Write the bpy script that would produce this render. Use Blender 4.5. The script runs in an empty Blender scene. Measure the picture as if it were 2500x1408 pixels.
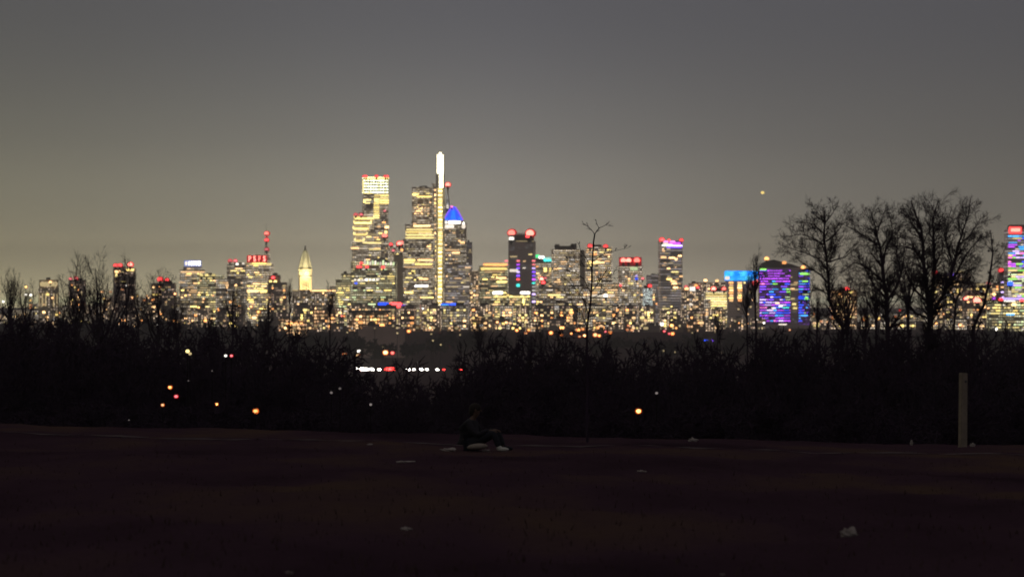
import bpy, bmesh, math, random
import numpy as np
from mathutils import Vector, Matrix
R = math.radians
rng = random.Random(7)
F = 7700.0; HC = 66.0; HY = 734.0          # focal length in photo pixels, eye height, horizon row

# ------------------------------------------------------------------ camera
sc = bpy.context.scene
C = sc.collection
cam = bpy.data.cameras.new('camera'); co = bpy.data.objects.new('camera', cam); C.objects.link(co)
cam.sensor_width = 36; cam.lens = 36 * F / 2500
cam.clip_start = 0.5; cam.clip_end = 60000
co.location = (0, 0, HC)
co.rotation_euler = (R(90) + math.atan((HY - 704) / F), 0, 0)
cam.dof.use_dof = True; cam.dof.focus_distance = 62; cam.dof.aperture_fstop = 4.2
sc.camera = co
sc.view_settings.view_transform = 'Standard'; sc.view_settings.look = 'None'
sc.view_settings.exposure = 0; sc.view_settings.gamma = 1
cy = sc.cycles
cy.max_bounces = 4; cy.diffuse_bounces = 1; cy.glossy_bounces = 1; cy.transmission_bounces = 1
cy.volume_bounces = 1; cy.transparent_max_bounces = 4
cy.sample_clamp_indirect = 1.0; cy.use_denoising = True; cy.filter_width = 1.7
cy.caustics_reflective = False; cy.caustics_refractive = False

# ------------------------------------------------------------------ world: night sky + light pollution over the city
w = bpy.data.worlds.new('World'); sc.world = w; w.use_nodes = True
nt = w.node_tree; nt.nodes.clear()
def N(nt, t, **k):
    n = nt.nodes.new(t)
    for a, b in k.items():
        if a == 'i':
            for q, v in b.items(): n.inputs[q].default_value = v
        else: setattr(n, a, b)
    return n
def Mt(nt, op, a, b=None, clamp=False):
    n = nt.nodes.new('ShaderNodeMath'); n.operation = op; n.use_clamp = clamp
    for i, v in enumerate((a, b)):
        if v is None: continue
        if isinstance(v, (int, float)): n.inputs[i].default_value = v
        else: nt.links.new(v, n.inputs[i])
    return n.outputs[0]
tc = N(nt, 'ShaderNodeTexCoord'); sp = N(nt, 'ShaderNodeSeparateXYZ'); nt.links.new(tc.outputs['Generated'], sp.inputs[0])
el = Mt(nt, 'ABSOLUTE', sp.outputs[2])
ramp = N(nt, 'ShaderNodeValToRGB'); ramp.color_ramp.interpolation = 'B_SPLINE'
nt.links.new(Mt(nt, 'POWER', el, 0.5), ramp.inputs[0])
RP = [(0.0, (1.2, 1.03, .73)), (.066, (.90, .785, .57)), (.141, (.40, .36, .285)), (.174, (.30, .28, .237)), (.224, (.180, .173, .162)),
      (.30, (.088, .0895, .106)), (.42, (.10, .098, .106)), (1.0, (.215, .20, .205))]  # last stop: overhead sky out of view, brightened to light the haze
cr = ramp.color_ramp
while len(cr.elements) < len(RP): cr.elements.new(.5)
for e, (p, c) in zip(cr.elements, RP): e.position = p; e.color = (*c, 1)
# glow is warmer and stronger to the left of the skyline, weaker to the right
right = Mt(nt, 'MAXIMUM', Mt(nt, 'SUBTRACT', sp.outputs[0], -.01), 0.0)
left = Mt(nt, 'MAXIMUM', Mt(nt, 'MULTIPLY', sp.outputs[0], -1.0), 0.0)
lowmask = N(nt, 'ShaderNodeMapRange', i={1: 0.0, 2: .12, 3: 1.0, 4: 0.25}); nt.links.new(el, lowmask.inputs[0])
fac = Mt(nt, 'MAXIMUM', Mt(nt, 'SUBTRACT', 1.0, Mt(nt, 'MULTIPLY', Mt(nt, 'MULTIPLY', right, 2.2), lowmask.outputs[0])), .72)
warm = Mt(nt, 'MAXIMUM', Mt(nt, 'SUBTRACT', 1.0, Mt(nt, 'MULTIPLY', Mt(nt, 'MULTIPLY', left, 1.3), lowmask.outputs[0])), .8)
dome = Mt(nt, 'MULTIPLY', Mt(nt, 'ADD', sp.outputs[0], .028), 12.0)      # light dome over the tallest group
dome = Mt(nt, 'MULTIPLY', Mt(nt, 'EXPONENT', Mt(nt, 'MULTIPLY', Mt(nt, 'MULTIPLY', dome, dome), -1.0)), Mt(nt, 'EXPONENT', Mt(nt, 'MULTIPLY', Mt(nt, 'MULTIPLY', el, el), -200.0)))
fac = Mt(nt, 'ADD', fac, Mt(nt, 'MULTIPLY', dome, .42))
tv = N(nt, 'ShaderNodeCombineXYZ'); nt.links.new(fac, tv.inputs[0]); nt.links.new(fac, tv.inputs[1]); nt.links.new(Mt(nt, 'MULTIPLY', fac, warm), tv.inputs[2])
mul = N(nt, 'ShaderNodeVectorMath', operation='MULTIPLY'); nt.links.new(ramp.outputs[0], mul.inputs[0]); nt.links.new(tv.outputs[0], mul.inputs[1])
nz = N(nt, 'ShaderNodeTexNoise', i={'Scale': 5.0, 'Detail': 2.0}); nt.links.new(tc.outputs['Generated'], nz.inputs['Vector'])
nzr = N(nt, 'ShaderNodeMapRange', i={1: .3, 2: .7, 3: .95, 4: 1.05}); nt.links.new(nz.outputs[0], nzr.inputs[0])
mul2 = N(nt, 'ShaderNodeVectorMath', operation='SCALE'); nt.links.new(mul.outputs[0], mul2.inputs[0]); nt.links.new(nzr.outputs[0], mul2.inputs['Scale'])
bg = N(nt, 'ShaderNodeBackground'); nt.links.new(mul2.outputs[0], bg.inputs[0]); bg.inputs[1].default_value = 1.0
sky = N(nt, 'ShaderNodeTexSky', sky_type='NISHITA', sun_disc=False, sun_elevation=R(-4), sun_rotation=R(250))
bg2 = N(nt, 'ShaderNodeBackground', i={1: .05}); nt.links.new(sky.outputs[0], bg2.inputs[0])
ad = N(nt, 'ShaderNodeAddShader'); nt.links.new(bg.outputs[0], ad.inputs[0]); nt.links.new(bg2.outputs[0], ad.inputs[1])
wo = N(nt, 'ShaderNodeOutputWorld'); nt.links.new(ad.outputs[0], wo.inputs[0])

# ------------------------------------------------------------------ helpers
def X(px, D): return (px - 1250) / F * D
def Z(py, D): return HC + (HY - py) / F * D
def tag(o, label=None, cat=None, group=None, kind=None):
    if label: o['label'] = label
    if cat: o['category'] = cat
    if group: o['group'] = group
    if kind: o['kind'] = kind
    return o
def empty(name, loc, rz=0, **k):
    o = bpy.data.objects.new(name, None); C.objects.link(o); o.location = loc; o.rotation_euler = (0, 0, rz)
    o.empty_display_size = 1
    return tag(o, **k)
def npmesh(name, V, Fc, mat=None, smooth=False):
    V = np.asarray(V, dtype=np.float32); Fc = np.asarray(Fc, dtype=np.int32)
    n = Fc.shape[1]; me = bpy.data.meshes.new(name)
    me.vertices.add(len(V)); me.vertices.foreach_set('co', V.ravel())
    me.loops.add(Fc.size); me.loops.foreach_set('vertex_index', Fc.ravel())
    me.polygons.add(len(Fc)); me.polygons.foreach_set('loop_start', np.arange(0, Fc.size, n, dtype=np.int32))
    if smooth: me.polygons.foreach_set('use_smooth', np.ones(len(Fc), dtype=bool))
    me.update(calc_edges=True)
    if mat: me.materials.append(mat)
    return me
class MB:
    def __init__(s): s.bm = bmesh.new()
    def box(s, x0, x1, y0, y1, z0, z1, tx=0, ty=0):   # tx, ty: how far each side of the top leans in
        v = [s.bm.verts.new(p) for p in ((x0, y0, z0), (x1, y0, z0), (x1, y1, z0), (x0, y1, z0),
             (x0 + tx, y0 + ty, z1), (x1 - tx, y0 + ty, z1), (x1 - tx, y1 - ty, z1), (x0 + tx, y1 - ty, z1))]
        for f in ((3, 2, 1, 0), (4, 5, 6, 7), (0, 1, 5, 4), (1, 2, 6, 5), (2, 3, 7, 6), (3, 0, 4, 7)):
            s.bm.faces.new([v[i] for i in f])
        return s
    def lathe(s, prof, n=12, cx=0, cy_=0, sx=1, sy=1, rot=0):
        rings = [[s.bm.verts.new((cx + sx * r * math.cos(rot + 2 * math.pi * i / n), cy_ + sy * r * math.sin(rot + 2 * math.pi * i / n), z)) for i in range(n)] for r, z in prof]
        for a, b in zip(rings, rings[1:]):
            for i in range(n): s.bm.faces.new((a[i], a[(i + 1) % n], b[(i + 1) % n], b[i]))
        s.bm.faces.new(rings[0][::-1]); s.bm.faces.new(rings[-1]); return s
    def ball(s, c, rx, ry, rz, seg=10, jit=0):
        r = bmesh.ops.create_uvsphere(s.bm, u_segments=seg, v_segments=max(5, seg // 2), radius=1)
        for v in r['verts']:
            j = 1 + (rng.uniform(-jit, jit) if jit else 0)
            v.co = Vector((c[0] + v.co.x * rx * j, c[1] + v.co.y * ry * j, c[2] + v.co.z * rz * j))
        return s
    def tube(s, pts, rad, n=8):
        prev = None
        for i, p in enumerate(pts):
            p = Vector(p); d = (Vector(pts[min(i + 1, len(pts) - 1)]) - Vector(pts[max(i - 1, 0)])).normalized()
            a = d.orthogonal().normalized(); b = d.cross(a); r = rad[i] if isinstance(rad, (list, tuple)) else rad
            ring = [s.bm.verts.new(p + a * r * math.cos(2 * math.pi * k / n) + b * r * math.sin(2 * math.pi * k / n)) for k in range(n)]
            if prev:
                for k in range(n): s.bm.faces.new((prev[k], prev[(k + 1) % n], ring[(k + 1) % n], ring[k]))
            else: s.bm.faces.new(ring[::-1])
            prev = ring
        s.bm.faces.new(prev); return s
    def mesh(s, name, mat, smooth=False):
        me = bpy.data.meshes.new(name); bmesh.ops.recalc_face_normals(s.bm, faces=s.bm.faces[:])
        s.bm.to_mesh(me); s.bm.free(); me.materials.append(mat)
        if smooth:
            for p in me.polygons: p.use_smooth = True
        return me
    def build(s, name, mat, parent=None, smooth=False): return put(name, s.mesh(name, mat, smooth), parent)
def put(name, me, parent=None, loc=None, scale=None, rz=0):
    o = bpy.data.objects.new(name, me); C.objects.link(o)
    if parent: o.parent = parent
    if loc: o.location = loc
    if scale: o.scale = scale
    if rz: o.rotation_euler = (0, 0, rz)
    return o

# ------------------------------------------------------------------ materials
def newmat(name):
    m = bpy.data.materials.new(name); m.use_nodes = True; t = m.node_tree; t.nodes.clear()
    o = t.nodes.new('ShaderNodeOutputMaterial'); return m, t, o
def emis(name, col, s=1.0, sample=False):
    """glowing surface with a slightly uneven, procedural output"""
    m, t, o = newmat(name)
    oi = N(t, 'ShaderNodeObjectInfo'); k = N(t, 'ShaderNodeMapRange', i={3: .45, 4: 1.35}); t.links.new(oi.outputs['Random'], k.inputs[0])
    e = N(t, 'ShaderNodeEmission', i={0: (*col, 1)}); t.links.new(Mt(t, 'MULTIPLY', k.outputs[0], s), e.inputs[1])
    t.links.new(e.outputs[0], o.inputs[0]); m.cycles.emission_sampling = 'AUTO' if sample else 'NONE'
    return m
def diffuse(name, col, rough=.8, var=.35, scale=.4, spec=.2, bump=0):
    m, t, o = newmat(name)
    b = N(t, 'ShaderNodeBsdfPrincipled', i={'Roughness': rough, 'Specular IOR Level': spec})
    tc = N(t, 'ShaderNodeTexCoord'); n = N(t, 'ShaderNodeTexNoise', i={'Scale': scale, 'Detail': 4.0}); t.links.new(tc.outputs['Object'], n.inputs['Vector'])
    mx = N(t, 'ShaderNodeMix', data_type='RGBA'); t.links.new(n.outputs[0], mx.inputs[0])
    mx.inputs[6].default_value = (*[c * (1 - var) for c in col], 1); mx.inputs[7].default_value = (*[c * (1 + var) for c in col], 1)
    t.links.new(mx.outputs[2], b.inputs['Base Color'])
    if bump:
        bp = N(t, 'ShaderNodeBump', i={'Strength': bump}); t.links.new(n.outputs[0], bp.inputs['Height']); t.links.new(bp.outputs[0], b.inputs['Normal'])
    t.links.new(b.outputs[0], o.inputs[0]); return m
def facade(name, col, tint=(1, .75, .5), glow=.35, dens=.5, fh=4.0, cw=3.2, mull=.15, rowk=.5, glass=.72):
    """wall with a grid of panes, some of them dimly lit from inside, floor by floor"""
    m, t, o = newmat(name); L = t.links.new
    tc = N(t, 'ShaderNodeTexCoord'); s = N(t, 'ShaderNodeSeparateXYZ'); L(tc.outputs['Object'], s.inputs[0])
    oi = N(t, 'ShaderNodeObjectInfo')
    u = Mt(t, 'DIVIDE', Mt(t, 'ADD', Mt(t, 'ADD', s.outputs[0], s.outputs[1]), 1000.0), cw)
    v = Mt(t, 'DIVIDE', s.outputs[2], fh)
    fu, fv, cu, cv = Mt(t, 'FRACT', u), Mt(t, 'FRACT', v), Mt(t, 'FLOOR', u), Mt(t, 'FLOOR', v)
    def band(x, a, b): return Mt(t, 'MULTIPLY', Mt(t, 'GREATER_THAN', x, a), Mt(t, 'LESS_THAN', x, b))
    pane = Mt(t, 'MULTIPLY', band(fu, mull, 1 - mull), band(fv, .3, .82))
    cx = N(t, 'ShaderNodeCombineXYZ'); L(cu, cx.inputs[0]); L(cv, cx.inputs[1]); L(Mt(t, 'MULTIPLY', oi.outputs['Random'], 97), cx.inputs[2])
    wn = N(t, 'ShaderNodeTexWhiteNoise', noise_dimensions='3D'); L(cx.outputs[0], wn.inputs['Vector'])
    cx2 = N(t, 'ShaderNodeCombineXYZ'); L(Mt(t, 'FLOOR', Mt(t, 'MULTIPLY', u, .14)), cx2.inputs[0]); L(cv, cx2.inputs[1]); L(Mt(t, 'MULTIPLY', oi.outputs['Random'], 53), cx2.inputs[2])
    wr = N(t, 'ShaderNodeTexWhiteNoise', noise_dimensions='3D'); L(cx2.outputs[0], wr.inputs['Vector'])
    mixv = Mt(t, 'ADD', Mt(t, 'MULTIPLY', wn.outputs[0], 1 - rowk), Mt(t, 'MULTIPLY', wr.outputs[0], rowk))
    lit = N(t, 'ShaderNodeMapRange', i={1: 1 - dens, 2: 1.0, 3: 0, 4: 1}); L(mixv, lit.inputs[0])
    up = N(t, 'ShaderNodeNewGeometry'); sn = N(t, 'ShaderNodeSeparateXYZ'); L(up.outputs['Normal'], sn.inputs[0])
    vert = Mt(t, 'LESS_THAN', Mt(t, 'ABSOLUTE', sn.outputs[2]), .5)
    st = Mt(t, 'MULTIPLY', Mt(t, 'MULTIPLY', Mt(t, 'MULTIPLY', pane, lit.outputs[0]), vert), glow * 3)
    hs = N(t, 'ShaderNodeMix', data_type='RGBA'); L(wn.outputs[0], hs.inputs[0])
    hs.inputs[6].default_value = (*tint, 1); hs.inputs[7].default_value = (tint[0], tint[1] * 1.15, min(1, tint[2] * 1.7), 1)
    mx = N(t, 'ShaderNodeMix', data_type='RGBA'); L(Mt(t, 'MULTIPLY', pane, vert), mx.inputs[0])
    nn = N(t, 'ShaderNodeTexNoise', i={'Scale': .06, 'Detail': 3.0}); L(tc.outputs['Object'], nn.inputs['Vector'])
    vc = N(t, 'ShaderNodeMix', data_type='RGBA'); L(nn.outputs[0], vc.inputs[0])
    vc.inputs[6].default_value = (*[c * .75 for c in col], 1); vc.inputs[7].default_value = (*[c * 1.25 for c in col], 1)
    L(vc.outputs[2], mx.inputs[6]); mx.inputs[7].default_value = (*[c * glass for c in col], 1)
    b = N(t, 'ShaderNodeBsdfPrincipled', i={'Roughness': .5, 'Specular IOR Level': .4})
    L(mx.outputs[2], b.inputs['Base Color']); L(hs.outputs[2], b.inputs['Emission Color']); L(st, b.inputs['Emission Strength'])
    L(b.outputs[0], o.inputs[0]); m.cycles.emission_sampling = 'NONE'; return m

# lamps, windows and the halos put behind bulbs: colour of the light given off
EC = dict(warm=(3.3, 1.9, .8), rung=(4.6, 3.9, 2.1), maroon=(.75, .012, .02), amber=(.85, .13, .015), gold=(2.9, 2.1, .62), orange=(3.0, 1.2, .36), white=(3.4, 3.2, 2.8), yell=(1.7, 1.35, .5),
          green=(1.15, 1.4, .75), peach=(1.3, .80, .38), dim=(.55, .42, .21), grey=(.5, .48, .46), red=(3.4, .22, .22), redhot=(5, 1.0, .75),
          purple=(1.15, .16, 2.1), violet=(.5, .16, 2.2), blue=(.05, .22, 2.6), sky=(.12, .95, 2.3), pink=(2.4, .5, 1.6), lime=(.6, 1.7, .25),
          pale=(1.25, 1.1, .9), teal=(.1, 1.5, 1.3), lilac=(1.5, 1.1, 2.4), rose=(1.5, .32, .35), faint=(.16, .135, .13), emerald=(.15, 2.4, .7), crown=(5.5, 5.0, 3.1))
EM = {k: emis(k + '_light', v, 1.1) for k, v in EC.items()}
FM = dict(
    office=facade('office_facade', (.42, .36, .33), glow=.55, dens=.95, rowk=.65, tint=(1, .76, .42)),
    stone=facade('stone_facade', (.5, .42, .31), tint=(1, .70, .38), glow=.4, dens=.6, cw=4.2, mull=.27, rowk=.2, glass=.4),
    glass=facade('dark_glass_facade', (.34, .29, .29), glow=.4, dens=.75, tint=(1, .76, .4), mull=.05),
    slate=facade('slate_facade', (.46, .39, .40), glow=.04, dens=.3, mull=.05, tint=(.8, .8, 1)),
    green=facade('green_lit_facade', (.40, .36, .28), tint=(1, .84, .38), glow=.44, dens=.8, rowk=.75),
    flats=facade('flats_facade', (.42, .34, .30), tint=(1, .64, .30), glow=.65, dens=.6, fh=3.2, cw=4.0, mull=.22, rowk=.1),
    tan=facade('tan_facade', (.46, .39, .33), tint=(1, .78, .45), glow=.4, dens=.7, rowk=.6),
    louvre=facade('louvre_facade', (.46, .40, .38), tint=(1, .8, .6), glow=.13, dens=.9, rowk=.9, fh=4.6, mull=.02),
    led=facade('led_facade', (.10, .08, .13), tint=(.45, .12, 1), glow=.14, dens=.8, rowk=.3, mull=.1),
    dark=facade('dark_facade', (.24, .19, .18), glow=.4, dens=.4, tint=(1, .6, .3)),
    ember=facade('ember_facade', (.26, .16, .09), tint=(1, .5, .18), glow=.55, dens=.7, fh=5, cw=4.2, rowk=.2),
    crown=facade('crown_glass', (.6, .58, .4), tint=(1, .96, .48), glow=2.0, dens=1.9, fh=5.4, cw=4.6, mull=.09, rowk=.3),
)
M = dict(
    steel=diffuse('dark_steel', (.06, .06, .065), .5), roof=diffuse('roof_gravel', (.10, .09, .09)), concrete=diffuse('concrete', (.28, .25, .22), scale=.1),
    limestone=diffuse('limestone', (.50, .46, .34), .9, .25, .15), bark=diffuse('bark', (.044, .030, .048), 1, .15, 3, 0),
    twig=diffuse('twigs', (.044, .030, .048), 1, .1, 2, 0), pole=diffuse('lamp_pole', (.018, .014, .018), .9, spec=.05),
    post=diffuse('weathered_timber', (.22, .18, .145), .9, .45, 7, bump=.3), paper=diffuse('dirty_paper', (.30, .26, .25), .9, .3, 18),
    asphalt=diffuse('asphalt', (.05, .048, .047)), paint=diffuse('car_paint', (.10, .10, .11), .3, .1, 1, .5), tyre=diffuse('tyre', (.02, .02, .02)),
    glassy=diffuse('car_glass', (.02, .02, .025), .1, .1, 1, .6), copper=diffuse('copper_roof', (.07, .065, .08), .7),
    skin=diffuse('skin', (.11, .065, .05), .6, .1, 20), jacket=diffuse('dark_jacket', (.020, .018, .024), .9, .4, 25),
    trousers=diffuse('dark_trousers', (.018, .018, .026), .9, .4, 25), hair=diffuse('dark_hair', (.02, .015, .012)),
    sole=diffuse('pale_shoe', (.5, .48, .45), .7), bag=diffuse('pale_canvas', (.22, .185, .16), .9, .3, 9, bump=.3),
    lens=diffuse('lamp_housing', (.05, .05, .05)),
)

# ------------------------------------------------------------------ terrain
PZ = [(-80, 66.2), (0, 64.6), (17, 64.5), (62, 63.05), (85, 62.38), (97, 61.5), (110, 60.0), (200, 52), (300, 44), (500, 26), (800, 6), (1200, 0), (3050, 0), (3300, 3), (4200, 22), (20000, 22)]
def T(x, y):
    z = np.interp(y, [p[0] for p in PZ], [p[1] for p in PZ])
    fade = np.interp(y, [0, 62, 85, 130], [1, 1, 1, 0])
    z = z - .0214 * np.clip(x, -60, 60) * fade * np.interp(y, [0, 85], [.3, 1])
    a = np.interp(y, [0, 30, 70, 95, 140], [.05, .05, .03, .02, 0])
    z = z + a * (np.sin(x * .9 + y * .21) * np.sin(y * .33 + 1.3) + .6 * np.sin(x * 2.3 - y * .6 + 2) * np.sin(y * .9) + .35 * np.sin(x * 5.1 + y * 1.7))
    return z
def t(x, y): return float(T(np.array(float(x)), np.array(float(y))))
ys = np.concatenate([np.arange(-60, 12, 4), np.arange(12, 100, .4), np.arange(100, 1200, 20), np.geomspace(1200, 20000, 60)])
xp = np.concatenate([np.arange(0, 16, .4), np.geomspace(16, 6000, 50)]); xs = np.concatenate([-xp[::-1], xp[1:]])
gx, gy = np.meshgrid(xs, ys); gz = T(gx, gy)
V = np.stack([gx.ravel(), gy.ravel(), gz.ravel()], 1); nx = len(xs)
ii = (np.arange(len(ys) - 1)[:, None] * nx + np.arange(nx - 1)[None]).ravel()
gm, tt, o_ = newmat('winter_field')
b = N(tt, 'ShaderNodeBsdfPrincipled', i={'Roughness': 1.0, 'Specular IOR Level': 0.0})
g = N(tt, 'ShaderNodeTexCoord'); mp = N(tt, 'ShaderNodeMapping'); mp.inputs['Scale'].default_value = (.5, .12, 1); tt.links.new(g.outputs['Object'], mp.inputs[0])
n1 = N(tt, 'ShaderNodeTexNoise', i={'Scale': .55, 'Detail': 5.0, 'Roughness': .55}); tt.links.new(mp.outputs[0], n1.inputs['Vector'])
n2 = N(tt, 'ShaderNodeTexNoise', i={'Scale': 9.0, 'Detail': 5.0, 'Roughness': .7}); tt.links.new(g.outputs['Object'], n2.inputs['Vector'])
r1 = N(tt, 'ShaderNodeValToRGB'); r1.color_ramp.elements[0].position = .34; r1.color_ramp.elements[1].position = .68
r1.color_ramp.elements[0].color = (.032, .0185, .026, 1); r1.color_ramp.elements[1].color = (.074, .046, .036, 1)
e = r1.color_ramp.elements.new(.5); e.color = (.050, .028, .040, 1); tt.links.new(n1.outputs[0], r1.inputs[0])
mx = N(tt, 'ShaderNodeMix', data_type='RGBA', blend_type='MULTIPLY'); mx.inputs[0].default_value = .7
r2 = N(tt, 'ShaderNodeMapRange', i={1: .3, 2: .7, 3: .82, 4: 1.18}); tt.links.new(n2.outputs[0], r2.inputs[0])
tt.links.new(r1.outputs[0], mx.inputs[6]); tt.links.new(r2.outputs[0], mx.inputs[7]); tt.links.new(mx.outputs[2], b.inputs['Base Color'])
bp = N(tt, 'ShaderNodeBump', i={'Strength': .5, 'Distance': .08}); tt.links.new(n2.outputs[0], bp.inputs['Height']); tt.links.new(bp.outputs[0], b.inputs['Normal'])
tt.links.new(b.outputs[0], o_.inputs[0])
tag(put('ground', npmesh('ground', V, np.stack([ii, ii + 1, ii + nx + 1, ii + nx], 1), gm, True)), 'dark brown winter grass field falling away to the valley', 'ground', kind='structure')

# worn path along the brow of the field
def ribbon(name, pts, width, lift, mat, **k):
    Vv = []; 
    P = [Vector((p[0], p[1], 0)) for p in pts]
    for i, p in enumerate(P):
        d = (P[min(i + 1, len(P) - 1)] - P[max(i - 1, 0)]).normalized(); n = Vector((-d.y, d.x, 0))
        wd = width * (1 + .3 * math.sin(i * 1.7))
        for j in range(5):
            q = p + n * wd * (j / 4 - .5); Vv.append((q.x, q.y, t(q.x, q.y) + lift))
    Fc = [(i * 5 + j, (i + 1) * 5 + j, (i + 1) * 5 + j + 1, i * 5 + j + 1) for i in range(len(P) - 1) for j in range(4)]
    return tag(put(name, npmesh(name, Vv, Fc, mat, True)), **k)
pa = [(x, 69 - x * .35 + 1.6 * math.sin(x * .22)) for x in np.arange(-15, 26, .5)]
ribbon('path', pa, .6, .012, diffuse('worn_earth', (.060, .038, .043), .95, .4, 2.5), label='faint worn earth path along the brow of the field', cat='path', kind='structure')
ribbon('road', [(x, 3000 + .02 * x + .0001 * x * x) for x in np.arange(-900, 900, 20)], 14, .05, M['asphalt'], label='distant road with headlights in the valley', cat='road', kind='structure')

# ------------------------------------------------------------------ buildings
UNIT = {}
def unit(kind, key):
    """shared meshes: a lit pane set in a shallow frame, a round lamp, a band"""
    k = (kind, key)
    if k not in UNIT:
        m = MB()
        if kind == 'pane':
            m.box(-.5, .5, -.5, .5, -.5, .5)
            bmesh.ops.bevel(m.bm, geom=m.bm.edges[:], offset=.12, segments=1, affect='EDGES')
        else: m.ball((0, 0, 0), 1, 1, 1, 10)
        UNIT[k] = m.mesh(kind + '_' + key, EM[key], kind != 'pane')
    return UNIT[k]
PAL = dict(
    warm=['warm'] * 3 + ['peach'] * 5 + ['dim'] * 8 + ['gold'] * 2 + ['orange', 'grey', 'yell'],
    orange=['orange'] * 4 + ['peach'] * 5 + ['dim'] * 6 + ['warm'] * 2 + ['gold'],
    yellow=['gold'] * 4 + ['yell'] * 6 + ['warm'] * 2 + ['dim'] * 6 + ['peach'] * 2,
    green=['green'] * 3 + ['yell'] * 5 + ['gold'] * 3 + ['dim'] * 6 + ['pale'] * 2,
    pale=['pale'] * 2 + ['dim'] * 8 + ['peach'] * 4 + ['warm', 'yell', 'grey', 'grey'],
    led=['purple'] * 8 + ['violet'] * 5 + ['blue'] * 2 + ['sky', 'lilac', 'pink'],
    ledblue=['violet'] * 4 + ['blue'] * 4 + ['sky'] * 2 + ['lilac', 'lime', 'green'],
    peach=['peach', 'dim', 'dim', 'orange'],
    city=['purple'] * 3 + ['pale'] * 2 + ['lilac'] * 3 + ['sky'] * 2 + ['warm', 'yell', 'lime', 'pink'],
)
def face_windows(root, org, ax, nrm, Wf, z0, z1, n, pal, style, fh, r):
    """lit windows on one face: org = middle of the face foot, ax = along it, nrm = outwards"""
    nf = max(1, int((z1 - z0) / fh)); cands = []
    for f in range(nf):
        z = z0 + (f + .5) * fh
        if style == 'dots':
            for c in range(max(1, int(Wf / 5))):
                if r.random() < .5: cands.append(((c + .5) * 5 - int(Wf / 5) * 2.5, z, 3.4, 2.7))
        elif style == 'rows':
            if r.random() < .15: continue
            u = -Wf / 2 + r.uniform(0, 6)
            while u < Wf / 2 - 4:
                L = min(r.choice([3, 3, 4, 5, 6.5, 9, 13]), Wf / 2 - u - .8)
                if L > 2: cands.append((u + L / 2, z, L, 1.9))
                u += L + r.choice([1.2, 3, 5, 9])
        elif style == 'bands':
            cands.append((r.uniform(-.02, .02) * Wf, z, Wf * r.choice([.93, .93, .93, .7]), 2.5))
        elif style == 'led':
            u = -Wf / 2 + .6
            while u < Wf / 2 - 2:
                L = min(r.choice([4, 6, 9, 14]), Wf / 2 - u - .4)
                if r.random() < .86: cands.append((u + L / 2, z, L, 2.7))
                u += L + .7
        elif style == 'columns':
            for c in (-.34, -.12, .36):
                if r.random() < .85: cands.append((c * Wf, z, Wf * .15, 2.8))
    r.shuffle(cands); cands = cands[:n]
    for u, z, L, hh in cands:
        k = r.choice(pal)
        if style == 'dots': L *= r.uniform(.7, 1.3)
        if style == 'dots' and r.random() < .1: L *= 1.6; hh *= 1.3
        p = Vector(org) + Vector(ax) * u + Vector(nrm) * .12
        o = put('lit_window', unit('pane', k), root, (p.x, p.y, z), (L, .5, hh))
        if abs(ax[1]) > .5: o.rotation_euler = (0, 0, R(90))
BL = []
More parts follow.
